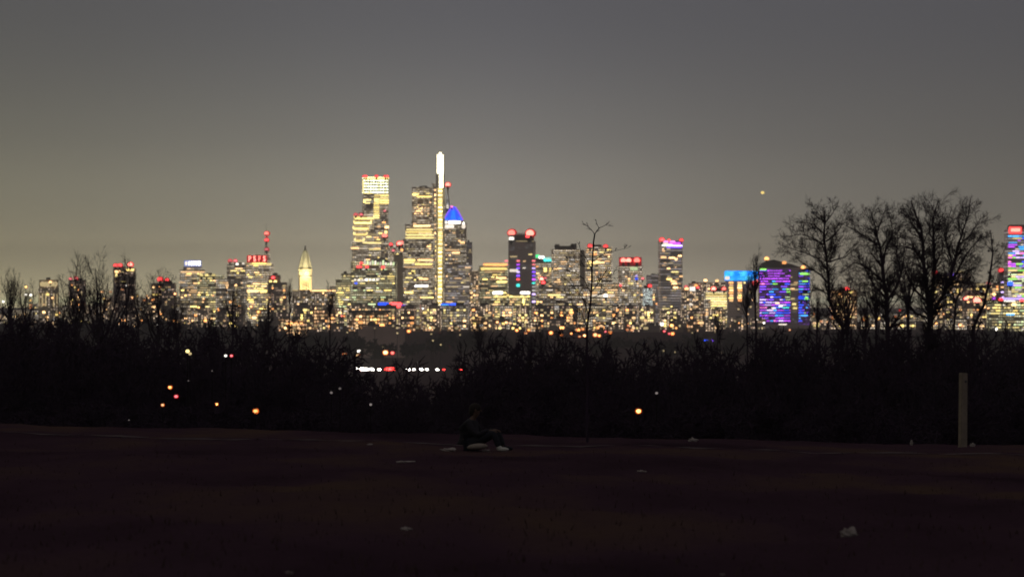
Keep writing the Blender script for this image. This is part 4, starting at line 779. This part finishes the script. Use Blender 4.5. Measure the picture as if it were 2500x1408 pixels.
for px, e_ in ((884, 5.0e5), (998, 1.2e5)):                       # what the strongest headlights throw on the road ahead of them
    l = bpy.data.lights.new('beam', 'SPOT'); l.energy = e_; l.color = (1, .96, .8); l.spot_size = R(70); l.spot_blend = .8; l.shadow_soft_size = .3
    lo = bpy.data.objects.new('beam', l); C.objects.link(lo); lo.location = (X(px, 2988), 2986, t(0, 2988) + 1.5); lo.rotation_euler = (R(-66), 0, 0)
    lo.rotation_euler = Vector((.1, -1, -.12)).to_track_quat('-Z', 'Y').to_euler()

# ------------------------------------------------------------------ bare trees
RMIN = .009
def perp(d, r):
    a = Vector((r.gauss(0, 1), r.gauss(0, 1), r.gauss(0, 1))); a -= d * a.dot(d); return a.normalized()
def grow(S, p, d, L, rad, lvl, r, up=.12, kids=(7, 6, 5, 4), spread=(35, 60), shrink=.52, maxl=4):
    n = 4 if lvl < 2 else 3; pts = [(p.copy(), rad)]; step = L / n
    for i in range(n):
        d = (d + perp(d, r) * r.uniform(.08, .26) + Vector((0, 0, up))).normalized(); p = p + d * step
        pts.append((p.copy(), rad * (1 - .75 * (i + 1) / n)))
    for a, b_ in zip(pts, pts[1:]): S.append((*a[0], *b_[0], a[1], b_[1], lvl))
    if lvl >= maxl: return
    k = kids[min(lvl, len(kids) - 1)]
    for j in range(k):
        f = r.uniform(.22, 1); q = f * n; i = min(n - 1, int(q)); w_ = q - i; o = pts[i][0].lerp(pts[i + 1][0], w_)
        dd = (pts[i + 1][0] - pts[i][0]).normalized(); an = R(r.uniform(*spread)); cd = (dd * math.cos(an) + perp(dd, r) * math.sin(an)).normalized()
        grow(S, o, cd, L * shrink * r.uniform(.7, 1.25) * (1.15 - .45 * f), max(RMIN, pts[i][1] * r.uniform(.4, .6)), lvl + 1, r, up, kids, spread, shrink, maxl)
def tubes(S, k=3, thick=1.0):
    S = np.array(S, dtype=np.float64); a, b_ = S[:, :3], S[:, 3:6]; d = b_ - a; d /= np.linalg.norm(d, axis=1, keepdims=True) + 1e-9
    h = np.where(np.abs(d[:, 2:3]) > .9, [[1., 0, 0]], [[0, 0, 1.]]); u = np.cross(d, h); u /= np.linalg.norm(u, axis=1, keepdims=True); v = np.cross(d, u); V = []
    for c, rr in ((a, S[:, 6]), (b_, S[:, 7])):
        for i in range(k):
            an = 2 * math.pi * i / k; V.append(c + (u * math.cos(an) + v * math.sin(an)) * rr[:, None] * thick)
    V = np.stack(V, 1).reshape(-1, 3); base = (np.arange(len(S)) * 2 * k)[:, None]
    Fc = np.concatenate([base + np.array([[i, (i + 1) % k, k + (i + 1) % k, k + i]]) for i in range(k)], 0)
    return V, Fc
def tree_parts(S, root, thick=1.0, sp=1.5):
    A = [s for s in S if s[8] < sp]; B_ = [s for s in S if s[8] >= sp]
    V, Fc = tubes(A, 6); put('trunk', npmesh('trunk', V, Fc, M['bark']), root)
    V, Fc = tubes(B_, 3, thick); put('crown', npmesh('crown', V, Fc, M['twig']), root)
def auto_tree(px, D, top, wpx, label, seed, group=None, name='bare_tree', thick=1.0, kids=(7, 6, 5, 4)):
    global RMIN
    r = random.Random(seed); x = X(px, D); g_ = t(x, D) - .3; H = Z(top, D) - g_; W = wpx / F * D; Hc = min(H * .8, W * 1.25); fork = 1 - Hc / H; RMIN = .0019 * W
    root = empty(name, (x, D, g_), 0, label=label, cat='tree', group=group); S = []; tr_ = Hc * .03 + .03
    p = Vector((0, 0, 0)); q = Vector((r.uniform(-.03, .03) * H, 0, H * fork)); S.append((*p, *q, tr_, tr_ * .75, 0))
    nl = 9
    for i in range(nl):
        a = 2 * math.pi * (i + r.random() * .6) / nl; lean = r.uniform(.15, 1.0)
        d = Vector((math.cos(a) * lean * .75, math.sin(a) * lean * .75, r.uniform(.8, 1.0))).normalized()
        grow(S, q - Vector((0, 0, r.uniform(0, .08) * H)), d, H * (1 - fork) * r.uniform(.62, .8), tr_ * r.uniform(.4, .6), 1, r, .10, (0,) + kids, (28, 62), .5, 4)
    A = np.array([s[:6] for s in S]).reshape(-1, 3); zt = np.percentile(A[:, 2], 99.8); zc = Hc / (zt - H * fork); xx = np.percentile(np.abs(A[:, 0]), 98.5) ; xs_ = W / 2 / xx
    S = [(s[0] * xs_, s[1] * xs_, H * (1 - Hc / H) + (s[2] - H * fork) * zc if s[2] > H * fork else s[2], s[3] * xs_, s[4] * xs_, H * fork + (s[5] - H * fork) * zc if s[5] > H * fork else s[5], s[6], s[7], s[8]) for s in S]
    tree_parts(S, root, thick); return root
def guided_tree(D, base, guides, label, seed, name='bare_tree', twig=.9, dens=1.0, depth=.35, thick=1.0, lv=3, fill=(34, 62)):
    """main limbs follow given lines (column, row at distance D); each gets its own depth and its own small branches"""
    r = random.Random(seed); x0 = X(base, D); g_ = t(x0, D) - .4; root = empty(name, (x0, D, g_), 0, label=label, cat='tree'); S = []
    u = D / F; done = {}
    for gi, (pts, r0, r1, tw) in enumerate(guides):
        P = []; yo = done.get(pts[0], 0.0); slope = r.uniform(-depth, depth) if gi else 0; acc = 0
        for i, (a, b_) in enumerate(pts):
            if i: acc += math.hypot(a - pts[i - 1][0], b_ - pts[i - 1][1]) * u
            yy = yo + slope * acc; z = Z(b_, D) - g_
            P.append(Vector((X(a, D) - x0, yy, z))); done[(a, b_)] = yy
        if gi == 0: P[0].z = 0
        n = len(P) - 1
        for i in range(n):
            ra = .66 * (r0 + (r1 - r0) * i / n); rb = .66 * (r0 + (r1 - r0) * (i + 1) / n); A_, B_ = P[i], P[i + 1]; m_ = A_.lerp(B_, .5) + Vector((r.uniform(-1, 1), r.uniform(-1, 1), 0)) * (B_ - A_).length * .04
            S.append((*A_, *m_, ra * u, (ra + rb) / 2 * u, 0)); S.append((*m_, *B_, (ra + rb) / 2 * u, rb * u, 0))
            L = (B_ - A_).length
            if tw > 0:
                for _ in range(max(1, int(L / u / 5.2 * dens))):
                    f = r.random(); o = A_.lerp(B_, f); dd = (B_ - A_).normalized(); an = R(r.uniform(*fill)); cd = (dd * math.cos(an) + perp(dd, r) * math.sin(an) + Vector((0, 0, .25))).normalized()
                    grow(S, o, cd, tw * u * r.uniform(.6, 1.5), max(.012, (ra * .42) * u), 5 - lv, r, .06, (0, 0, 7, 6, 4), (28, 62), .56, 4)
        dd = (P[-1] - P[-2]).normalized()
        if tw > 0: grow(S, P[-1], dd, tw * u * .8, r1 * u, 5 - lv, r, .05, (0, 0, 6, 5, 4), (25, 55), .5, 4)
    tree_parts(S, root, thick, .5); return root

guided_tree(76, 1436, [
    ([(1436, 1064), (1435, 940), (1433, 830), (1437, 770), (1443, 715), (1445, 660), (1448, 610), (1452, 572)], 5.4, 3.0, 0),
    ([(1452, 572), (1443, 560), (1425, 546)], 1.6, .7, 9), ([(1452, 572), (1462, 557), (1481, 548)], 1.8, .8, 12), ([(1462, 557), (1458, 548), (1456, 541)], 1.1, .5, 6),
    ([(1437, 770), (1424, 730), (1402, 700), (1386, 684)], 2.2, .8, 26), ([(1433, 800), (1420, 760), (1395, 742), (1368, 735)], 2.0, .7, 24), ([(1443, 715), (1425, 680), (1400, 664), (1366, 656)], 2.0, .7, 22),
    ([(1445, 660), (1432, 632), (1418, 612), (1404, 606)], 1.6, .6, 18), ([(1437, 775), (1462, 762), (1486, 745), (1500, 742)], 2, .7, 22), ([(1443, 715), (1462, 690), (1480, 660)], 1.7, .7, 20),
    ([(1446, 640), (1470, 622), (1500, 613), (1530, 606)], 1.5, .5, 13), ([(1433, 830), (1412, 812), (1385, 800)], 1.8, .7, 22), ([(1434, 860), (1455, 835), (1480, 820)], 1.8, .7, 22), ([(1434, 845), (1418, 850), (1400, 838)], 1.5, .6, 18), ([(1440, 745), (1412, 722), (1378, 716), (1356, 700)], 1.6, .6, 26), ([(1441, 730), (1468, 716), (1498, 700), (1520, 702)], 1.6, .6, 26), ([(1444, 690), (1470, 680), (1502, 668)], 1.5, .6, 24), ([(1446, 650), (1420, 650), (1392, 636)], 1.4, .6, 20), ([(1435, 790), (1400, 780), (1362, 776)], 1.6, .6, 26), ([(1436, 800), (1472, 790), (1512, 776)], 1.6, .6, 26)],
    'spindly young bare tree standing alone at the brow of the field', 4, 'sapling', dens=.5, thick=.6, lv=2)
guided_tree(205, 2056, [
    ([(2062, 900), (2058, 800), (2040, 768), (2025, 735), (2024, 700), (2020, 660), (2017, 620), (2012, 580), (2014, 545)], 8, 3.2, 40),
    ([(2020, 660), (1998, 632), (1965, 618), (1925, 606)], 3.6, 1.2, 34), ([(2020, 690), (2000, 668), (1975, 652), (1955, 640)], 3, 1.2, 32), ([(2017, 600), (1990, 585), (1960, 572), (1935, 575)], 3, 1, 34),
    ([(2014, 545), (2002, 525), (1990, 510)], 2.4, 1, 26), ([(2014, 545), (2028, 528), (2038, 512)], 2.6, 1, 26), ([(2024, 640), (2045, 632), (2062, 628), (2080, 612)], 3.4, 1.2, 34), ([(2017, 590), (2040, 570), (2055, 548)], 3, 1, 34),
    ([(2024, 720), (2005, 708), (1985, 702), (1978, 720)], 2.4, 1, 30), ([(2040, 765), (2015, 770), (1990, 765)], 2.4, 1, 24), ([(2012, 570), (1985, 548), (1970, 545)], 2.4, 1, 28), ([(2022, 640), (2042, 600), (2050, 585)], 2.4, 1, 28)],
    'leftmost of the large bare trees, its crooked trunk curving left', 21, dens=1.05, thick=1.0)
guided_tree(215, 2166, [
    ([(2168, 900), (2167, 800), (2165, 730), (2158, 690), (2154, 640), (2148, 600), (2140, 575)], 10, 4, 44),
    ([(2154, 640), (2165, 600), (2180, 570), (2176, 540)], 4.4, 1.4, 40), ([(2148, 600), (2125, 585), (2098, 568), (2085, 560)], 3.6, 1.2, 40), ([(2140, 575), (2135, 545), (2128, 525)], 3, 1, 32), ([(2140, 575), (2150, 545), (2158, 522)], 3, 1, 32),
    ([(2165, 730), (2135, 700), (2118, 668), (2100, 640)], 5, 1.4, 40), ([(2158, 690), (2120, 655), (2090, 640), (2076, 650)], 4, 1.2, 34), ([(2165, 740), (2185, 705), (2200, 670), (2205, 630)], 5, 1.6, 40), ([(2167, 760), (2140, 735), (2115, 725)], 4, 1.2, 34),
    ([(2200, 670), (2190, 620), (2196, 580)], 3, 1.2, 36), ([(2135, 700), (2105, 690), (2080, 700)], 3, 1, 34)],
    'second large bare tree from the left with a dense rounded crown', 33, dens=1.1, thick=1.0)
guided_tree(195, 2272, [
    ([(2274, 900), (2272, 800), (2268, 750), (2262, 700), (2256, 650), (2254, 600), (2250, 560), (2236, 525)], 13, 3, 44),
    ([(2268, 750), (2280, 690), (2286, 640), (2285, 590), (2284, 550), (2290, 515)], 8, 2, 44), ([(2274, 770), (2300, 720), (2322, 650), (2330, 600), (2342, 560), (2352, 525)], 8, 1.8, 44), ([(2305, 710), (2335, 670), (2352, 640), (2370, 612), (2392, 588)], 5, 1.4, 38),
    ([(2256, 640), (2232, 610), (2205, 602), (2190, 600)], 4, 1.2, 38), ([(2254, 590), (2232, 555), (2215, 530)], 3.6, 1.2, 36), ([(2322, 650), (2310, 610), (2302, 575), (2312, 535)], 4, 1.2, 38), ([(2285, 600), (2268, 570), (2270, 530)], 3.2, 1.2, 34),
    ([(2330, 600), (2360, 575), (2378, 545)], 3.2, 1.2, 34), ([(2268, 740), (2235, 710), (2215, 680), (2205, 650)], 5, 1.4, 36), ([(2272, 780), (2235, 765), (2200, 730), (2185, 716)], 5, 1.4, 32), ([(2335, 670), (2365, 660), (2392, 650)], 3, 1, 32),
    ([(2335, 690), (2362, 690), (2385, 700)], 2.6, 1, 28), ([(2286, 640), (2300, 620), (2304, 600)], 3, 1.2, 30)],
    'tallest bare tree of the right hand group with several upright stems', 45, dens=1.05, thick=1.0)
guided_tree(190, 2376, [
    ([(2352, 900), (2376, 800), (2390, 770), (2404, 740), (2412, 700), (2420, 650), (2424, 615), (2421, 590), (2420, 577)], 7, 1.8, 18),
    ([(2420, 650), (2438, 635), (2450, 610)], 2, .8, 24), ([(2412, 700), (2435, 690), (2452, 680)], 2, .8, 22), ([(2404, 740), (2385, 715), (2376, 695)], 2.2, .8, 20), ([(2424, 615), (2410, 600), (2402, 585)], 1.6, .7, 16), ([(2400, 745), (2430, 735), (2448, 740)], 2, .8, 20)],
    'thin leaning bare tree bent to the right beside the large group', 52, dens=.7, thick=1.0)
guided_tree(230, 2330, [([(2332, 900), (2330, 790), (2333, 740), (2345, 700), (2360, 670)], 5, 1.6, 34), ([(2333, 740), (2318, 700), (2310, 670)], 3.4, 1.2, 30)], 'smaller bare tree filling the gap right of the tallest one', 61, dens=.9)
for px, D, top, wpx, lab, sd in ((245, 420, 605, 190, 'broad hazy bare tree behind the left end of the wood', 1), (195, 400, 650, 120, 'lower bare tree on the left shoulder of the broad hazy one', 2), (296, 450, 640, 70, 'slim bare tree against the tower with red corner lights', 3), (14, 330, 652, 80, 'pointed bare tree at the left edge of the view', 4),
        (48, 360, 680, 80, 'small bare tree next to the one at the left edge', 5), (375, 430, 655, 120, 'wispy bare tree right of the broad hazy one', 6), (345, 400, 690, 70, 'low round bare tree between two taller ones on the left', 7), (440, 380, 715, 70, 'low bare tree below the blue white sign', 8),
        (575, 500, 690, 80, 'bare tree in front of the broad beige slab', 9), (700, 520, 676, 36, 'thin bare tree left of the clock tower', 10), (800, 560, 680, 50, 'small bare tree right of the clock tower', 11), (155, 350, 705, 60, 'low bare tree beside the pale floodlit block', 12),
        (1857, 330, 596, 70, 'bushy bare tree behind the blue roof sign', 13), (1830, 350, 650, 60, 'low bare tree just left of the light show tower', 14), (1985, 290, 700, 60, 'low bare tree between the light show tower and the large trees', 15), (2105, 300, 680, 90, 'background bare tree between the first two large trees', 16),
        (2225, 300, 600, 110, 'background bare tree behind the tallest one', 17), (640, 450, 740, 70, 'low bare tree below the red lettered tower', 18), (505, 420, 745, 70, 'low bare tree below the roof edge lamps', 19), (655, 480, 700, 44, 'narrow bare tree right of the red lettered tower', 20),
        (1290, 700, 775, 60, 'small bare tree low against the yellow green glass block', 22), (1330, 640, 768, 60, 'small bare tree left of the sapling at the wood edge', 23), (1160, 700, 768, 60, 'small bare tree below the blue roofed tower', 24), (1745, 620, 745, 46, 'small bare tree below the gold striped block', 25), (2066, 260, 640, 110, 'background bare tree filling the crown of the crooked one', 26), (2150, 280, 660, 90, 'background bare tree behind the dense rounded crown', 27)):
    auto_tree(px, D, top, wpx, lab, 100 + sd, thick=1.0)

# the dark wood below the field: too many crowns to tell apart, one mass
WOOD = [(-700, 752), (-200, 756), (0, 762), (60, 776), (110, 768), (150, 768), (250, 776), (330, 788), (430, 788), (540, 794), (620, 796), (700, 804), (765, 806), (800, 850), (830, 925), (1120, 935), (1150, 840), (1180, 812), (1250, 814), (1350, 828), (1430, 834), (1520, 828), (1560, 836), (1640, 850), (1700, 850), (1775, 842), (1800, 808), (1850, 802), (2000, 804), (2140, 800), (2200, 790), (2300, 780), (2400, 806), (2470, 812), (2500, 804), (2700, 792), (3300, 770)]
RMIN = .004
protos = []
for sd in range(7):
    r = random.Random(200 + sd); S = []
    for i in range(5):
        a = 2 * math.pi * (i + r.random()) / 5; d = Vector((math.cos(a) * .38, math.sin(a) * .38, .8)).normalized()
        grow(S, Vector((0, 0, .08 + .04 * i)), d, .62, .013, 1, r, .05, (0, 9, 6, 5), (32, 80), .5, 4)
    S.append((0, 0, 0, 0, 0, .3, .02, .013, 0))
    A = np.array(S); A[:, [2, 5]] /= np.percentile(A[:, 5], 99.5); protos.append(A)
def wood(name, rows, contour, label, cat, per, seed, thick=1, wr=.55, vmul=(1, 1), margin=600, jit=14):
    r = random.Random(seed); VV = []; FF = []; off = 0
    for D in rows:
        px = -margin
        while px < 2500 + margin:
            x = X(px, D) ; dd = D + r.uniform(-.06, .06) * D
            x = X(px, dd); g_ = t(x, dd); top = ctr(px, contour) + abs(r.gauss(0, jit)) + r.uniform(2, 12)
            H = (Z(top, dd) - g_) * r.uniform(*vmul)
            if H > 1.0:
                A = protos[r.randrange(len(protos))]; W = H * wr * r.uniform(.8, 1.2); a = r.random() * 6.28; ca, sa = math.cos(a), math.sin(a); Q = A.copy()
                for c in (0, 3):
                    X_, Y_ = A[:, c] * W * 1.6, A[:, c + 1] * W * 1.6; Q[:, c] = X_ * ca - Y_ * sa + x; Q[:, c + 1] = X_ * sa + Y_ * ca + dd; Q[:, c + 2] = A[:, c + 2] * H + g_ - .2
                Q[:, 6:8] *= H; Q[:, 6:8] = np.maximum(Q[:, 6:8], D / 9000.)
                V, Fc = tubes(Q, 3, thick); VV.append(V); FF.append(Fc + off); off += len(V)
            px += per * (150 / D) ** .55 * r.uniform(.7, 1.3) * wr * 2
    tag(put(name, npmesh(name, np.concatenate(VV), np.concatenate(FF), M['twig'])), label, cat, kind='stuff')
wood('woodland', (165, 205, 250, 310, 390), WOOD, 'dark leafless wood below the brow of the field', 'wood', 150, 5, 1.1)
LOW = [(p, max(y + 60, 912)) for p, y in WOOD]
wood('undergrowth', (112, 128, 152, 180, 215), [(p, y + 40) for p, y in LOW], 'black tangle of scrub under the wood', 'undergrowth', 105, 8, 1.6, wr=.8, jit=30)
FARW = [(-400, 770), (400, 775), (560, 782), (640, 776), (700, 800), (800, 798), (860, 800), (900, 812), (960, 822), (1000, 824), (1060, 806), (1120, 802), (1200, 806), (1260, 814), (1420, 824), (1520, 812), (1600, 818), (1700, 806), (1780, 800), (1900, 800), (2600, 796)]
wood('far_woodland', (3350, 3700, 4050), FARW, 'far ragged line of bare trees at the foot of the city', 'wood', 230, 12, 1.2, wr=.9, margin=900, jit=5)

# ------------------------------------------------------------------ post, litter, person on the field
D = 78; x = X(2350, D); g_ = t(x, D); root = empty('wooden_post', (x, D, g_), R(20), label='pale square timber post standing alone at the right end of the field', cat='post')
u = D / F; hw = 8.6 * u; m = MB(); m.box(-hw, hw, -hw, hw, -.3, Z(910, D) - g_, .006, .006); bmesh.ops.bevel(m.bm, geom=m.bm.edges[:], offset=.012, segments=2, affect='EDGES'); m.build('shaft', M['post'], root)
m = MB(); m.lathe([(.035, -.004), (.03, .006)], 10); q = m.build('knot', M['steel'], root); q.location = (hw * .3, -hw + .004, 1.62); q.rotation_euler = (R(90), 0, 0)
root.rotation_euler = (0, R(.6), R(20))
def litter(px, py, wpx, hpx, label, seed, name='litter', mat='paper', D0=None):
    D = D0
    if D is None:
        D = 17
        while D < 84 and Z(py, D) > t(X(px, D), D): D += .1
    r = random.Random(seed); u = D / F; x = X(px, D); a, h = wpx * u / 2, hpx * u; g_ = t(x, D)
    bm = bmesh.new(); bmesh.ops.create_icosphere(bm, subdivisions=3, radius=1)
    ph = [r.uniform(0, 6) for _ in range(6)]
    for v in bm.verts:
        c = v.co; k_ = 1 + .22 * math.sin(c.x * 4 + ph[0]) * math.sin(c.y * 5 + ph[1]) + .18 * math.sin(c.z * 7 + c.x * 6 + ph[2]) + r.uniform(-.07, .07)
        v.co = Vector((c.x * a * k_, c.y * a * .6 * k_, max(0, c.z * .6 + .35) * h * k_))
    m = MB(); m.bm.free(); m.bm = bm; o = m.build(name, M[mat]); o.location = (x, D, g_ - .004); tag(o, label, name); return o
for a in ((990, 1129, 44, 5, 'flat scrap of pale paper in front of the seated person, slightly to the left', 1), (903, 1086, 14, 4, 'tiny pale scrap near the worn path on the left', 2), (1566, 1152, 20, 6, 'small pale scrap on the grass right of the sapling', 3), (1692, 1077, 22, 9, 'pale crumpled scrap at the brow right of the sapling', 4),
          (2072, 1309, 40, 22, 'crumpled whitish bag lying on the near grass at the right', 5), (992, 1294, 28, 9, 'pale torn scrap on the near grass left of centre', 6), (706, 1398, 20, 6, 'pale scrap at the very bottom left of the view', 7), (2374, 1090, 12, 9, 'pale scrap just right of the foot of the timber post', 8),
          (2225, 1086, 7, 12, 'upright pale scrap left of the timber post', 9), (1763, 1403, 12, 4, 'tiny pale scrap at the bottom edge right of centre', 10), (1095, 1101, 34, 8, 'pale crumpled wrapper left of the seated person', 11), (1188, 1101, 18, 5, 'small pale wrapper on the ground in front of the seated person', 12)):
    litter(*a)

def skin(name, nodes, edges, mat, parent, sub=2):
    me = bpy.data.meshes.new(name); me.from_pydata([n[:3] for n in nodes], edges, []); o = put(name, me, parent)
    md = o.modifiers.new('s', 'SKIN'); md.use_smooth_shade = True
    for i, n in enumerate(nodes):
        v = me.skin_vertices[0].data[i]; v.radius = (n[3], n[4] if len(n) > 4 else n[3]); v.use_root = i == 0
    s_ = o.modifiers.new('b', 'SUBSURF'); s_.levels = s_.render_levels = sub
    dg = bpy.context.evaluated_depsgraph_get(); m2 = bpy.data.meshes.new_from_object(o.evaluated_get(dg)); o.modifiers.clear(); o.data = m2; m2.materials.clear(); m2.materials.append(mat)
    for p in m2.polygons: p.use_smooth = True
    return o
def person():
    D = 62; x = X(1140, D); g_ = t(x, D); root = empty('person', (x, D, g_), R(-14), label='person in dark clothes sitting on the grass, leaning forward with knees bent', cat='person')
    # seated, facing +x
    ND = [(0, 0, .13, .15, .17), (.02, 0, .26, .12, .15), (.04, 0, .40, .115, .16), (.08, 0, .53, .12, .18), (.11, 0, .61, .06, .06), (.15, 0, .67, .05, .05), (.18, 0, .73, .075, .085), (.20, 0, .80, .085, .08), (.19, 0, .86, .06, .06)]
    ED = [(0, 1), (1, 2), (2, 3), (3, 4), (4, 5), (5, 6), (6, 7), (7, 8)]
    for s in (-1, 1):
        b0 = len(ND)                                                # leg: thigh up to the knee, shin down, foot
        ND += [(.10, s * .11, .13, .10), (.36, s * .15, .26, .078), (.58, s * .17, .36, .06), (.63, s * .17, .24, .052), (.69, s * .16, .08, .038), (.72, s * .16, .045, .038), (.82, s * .17, .035, .036)]
        ED += [(0, b0)] + [(b0 + i, b0 + i + 1) for i in range(6)]
        b1 = len(ND)                                                # arm: shoulder, elbow, wrist, palm
        ND += [(.09, s * .19, .53, .055), (.20, s * .25, .38, .045), (.29, s * .26, .31, .038), (.41, s * .20, .38, .028), (.50, s * .16, .40, .022), (.56, s * .14, .40, .028)]
        ED += [(3, b1)] + [(b1 + i, b1 + i + 1) for i in range(5)]
        pa_ = b1 + 5
        for k_, (dy, ln) in enumerate(((.03, .066), (.01, .075), (-.01, .07), (-.03, .055))):
            b2 = len(ND); ND += [(.58, s * .14 + dy, .402, .0095), (.58 + ln * .6, s * .14 + dy * 1.1, .39, .0085), (.58 + ln, s * .14 + dy * 1.1, .36, .0075)]; ED += [(pa_, b2), (b2, b2 + 1), (b2 + 1, b2 + 2)]
        b2 = len(ND); ND += [(.535, s * .10, .395, .011), (.57, s * .075, .385, .009)]; ED += [(pa_, b2), (b2, b2 + 1)]
    body = skin('body', ND, ED, M['skin'], root)
    J = [(n[0], n[1], n[2], n[3] + .016, (n[4] if len(n) > 4 else n[3]) + .016) for n in ND]
    def sub_(idx, name, mat, grow_=0, extra=()):
        mp_ = {a: i for i, a in enumerate(idx)}; skin(name, [(*J[a][:3], J[a][3] + grow_, J[a][4] + grow_) for a in idx], [(mp_[a], mp_[b__]) for a, b__ in ED if a in mp_ and b__ in mp_], mat, root)
    arms = [list(range(16, 21)), list(range(16 + 27, 21 + 27))]
    nleg = 7; l0 = 9; a0 = 16; per = 7 + 6 + 12 + 2
    sub_([1, 0, 2, 3, 4] + [a0 + i for i in range(5)] + [a0 + per + i for i in range(5)], 'jacket', M['jacket'], .008)
    sub_([0] + [l0 + i for i in range(5)] + [l0 + per + i for i in range(5)], 'trousers', M['trousers'], .004)
    m = MB(); m.ball((.165, 0, .83), .115, .10, .105, 14, .03); m.ball((.11, 0, .76), .07, .085, .09, 10, .05); m.build('hair', M['hair'], root, True)
    m = MB(); m.ball((.285, 0, .785), .018, .014, .02, 8); m.build('nose', M['skin'], body, True)
    for s in (-1, 1): m = MB(); m.ball((.268, s * .03, .81), .012, .014, .009, 8); m.build('eye', M['hair'], body, True); m = MB(); m.ball((.20, s * .092, .79), .02, .01, .03, 8); m.build('ear', M['skin'], body, True)
    m = MB(); m.ball((.27, 0, .752), .01, .024, .006, 8); m.build('mouth', M['trousers'], body, True)
    for s in (-1, 1):
        m = MB(); m.ball((.77, s * .165, .04), .125, .048, .042, 12); m.ball((.70, s * .165, .065), .06, .045, .05, 10); m.build('shoe', M['trousers'] if s > 0 else M['sole'], root, True)
person()
D = 61.45; m = MB(); m.ball((0, 0, .055), .205, .12, .062, 20, .02)
for k_ in range(3): m.tube([(-.14 + k_ * .13, -.06, .105), (-.12 + k_ * .13, -.10, .07), (-.12 + k_ * .13, -.115, .03)], .006, 5)
o = m.build('bag', M['bag'], None, True); o.location = (X(1166, D), D, t(X(1166, D), D) + .045); o.rotation_euler = (0, R(-4), R(8)); tag(o, 'pale soft oval bag lying against the seated person', 'bag')

# ------------------------------------------------------------------ aircraft light above the right of the skyline
D = 6400; x = X(1861, D); z = Z(470, D); root = empty('aircraft', (x, D, z), R(-90), label='tiny aircraft seen as one yellow white light in the sky', cat='aircraft')
m = MB(); m.tube([(-14, 0, 0), (-8, 0, 0), (10, 0, 0), (15, 0, -.3), (17, 0, -.6)], [.5, 1.6, 1.8, 1.2, .3], 10); m.build('fuselage', M['steel'], root)
m = MB(); m.box(-2, 4, -15, 15, -.6, -.3, 1, 1); m.build('wing', M['steel'], root)
m = MB(); m.box(-13, -10, -.15, .15, 0, 5, .8, 0); m.box(-13, -11, -5, 5, .4, .6); m.build('tail', M['steel'], root)
put('landing_light', unit('lamp', 'gold'), root, (17.5, 0, -.8), (6.4, 7.6, 6)); root.scale = (.5, .5, .5)

# grass tufts catching the sky in the near field
r_ = np.random.RandomState(3); n = 6000; yy = 15 + (r_.rand(n) ** 1.6) * 60; xx = (r_.rand(n) - .5) * yy * .42
zz = T(xx, yy); a = r_.rand(n) * 6.28; hh = .02 + .05 * r_.rand(n) ** 2; ww = .004 + .006 * r_.rand(n); lx, ly = (r_.rand(n) - .5) * hh, (r_.rand(n) - .5) * hh
V = np.stack([np.stack([xx - np.cos(a) * ww, yy - np.sin(a) * ww, zz - .01], 1), np.stack([xx + np.cos(a) * ww, yy + np.sin(a) * ww, zz - .01], 1), np.stack([xx + lx, yy + ly, zz + hh], 1)], 1).reshape(-1, 3)
tag(put('grass', npmesh('grass', V, np.arange(3 * n).reshape(-1, 3), diffuse('dry_grass', (.052, .031, .029), .95, .5, 1.5))), 'short dry winter grass', 'grass', kind='stuff')

# ------------------------------------------------------------------ haze over the city
hz = MB().box(-6600, 6600, -120, 20400, -2, 400).mesh('haze', M['steel']); m_, tt, oo = newmat('haze'); hz.materials[0] = m_
pv = N(tt, 'ShaderNodeVolumePrincipled', i={'Density': .00006, 'Anisotropy': .1}); pv.inputs['Color'].default_value = (.96, .92, .88, 1); tt.links.new(pv.outputs[0], oo.inputs['Volume'])
tag(put('haze', hz), 'thin night haze over the valley and the city', 'haze', kind='stuff')
bpy.context.view_layer.update()
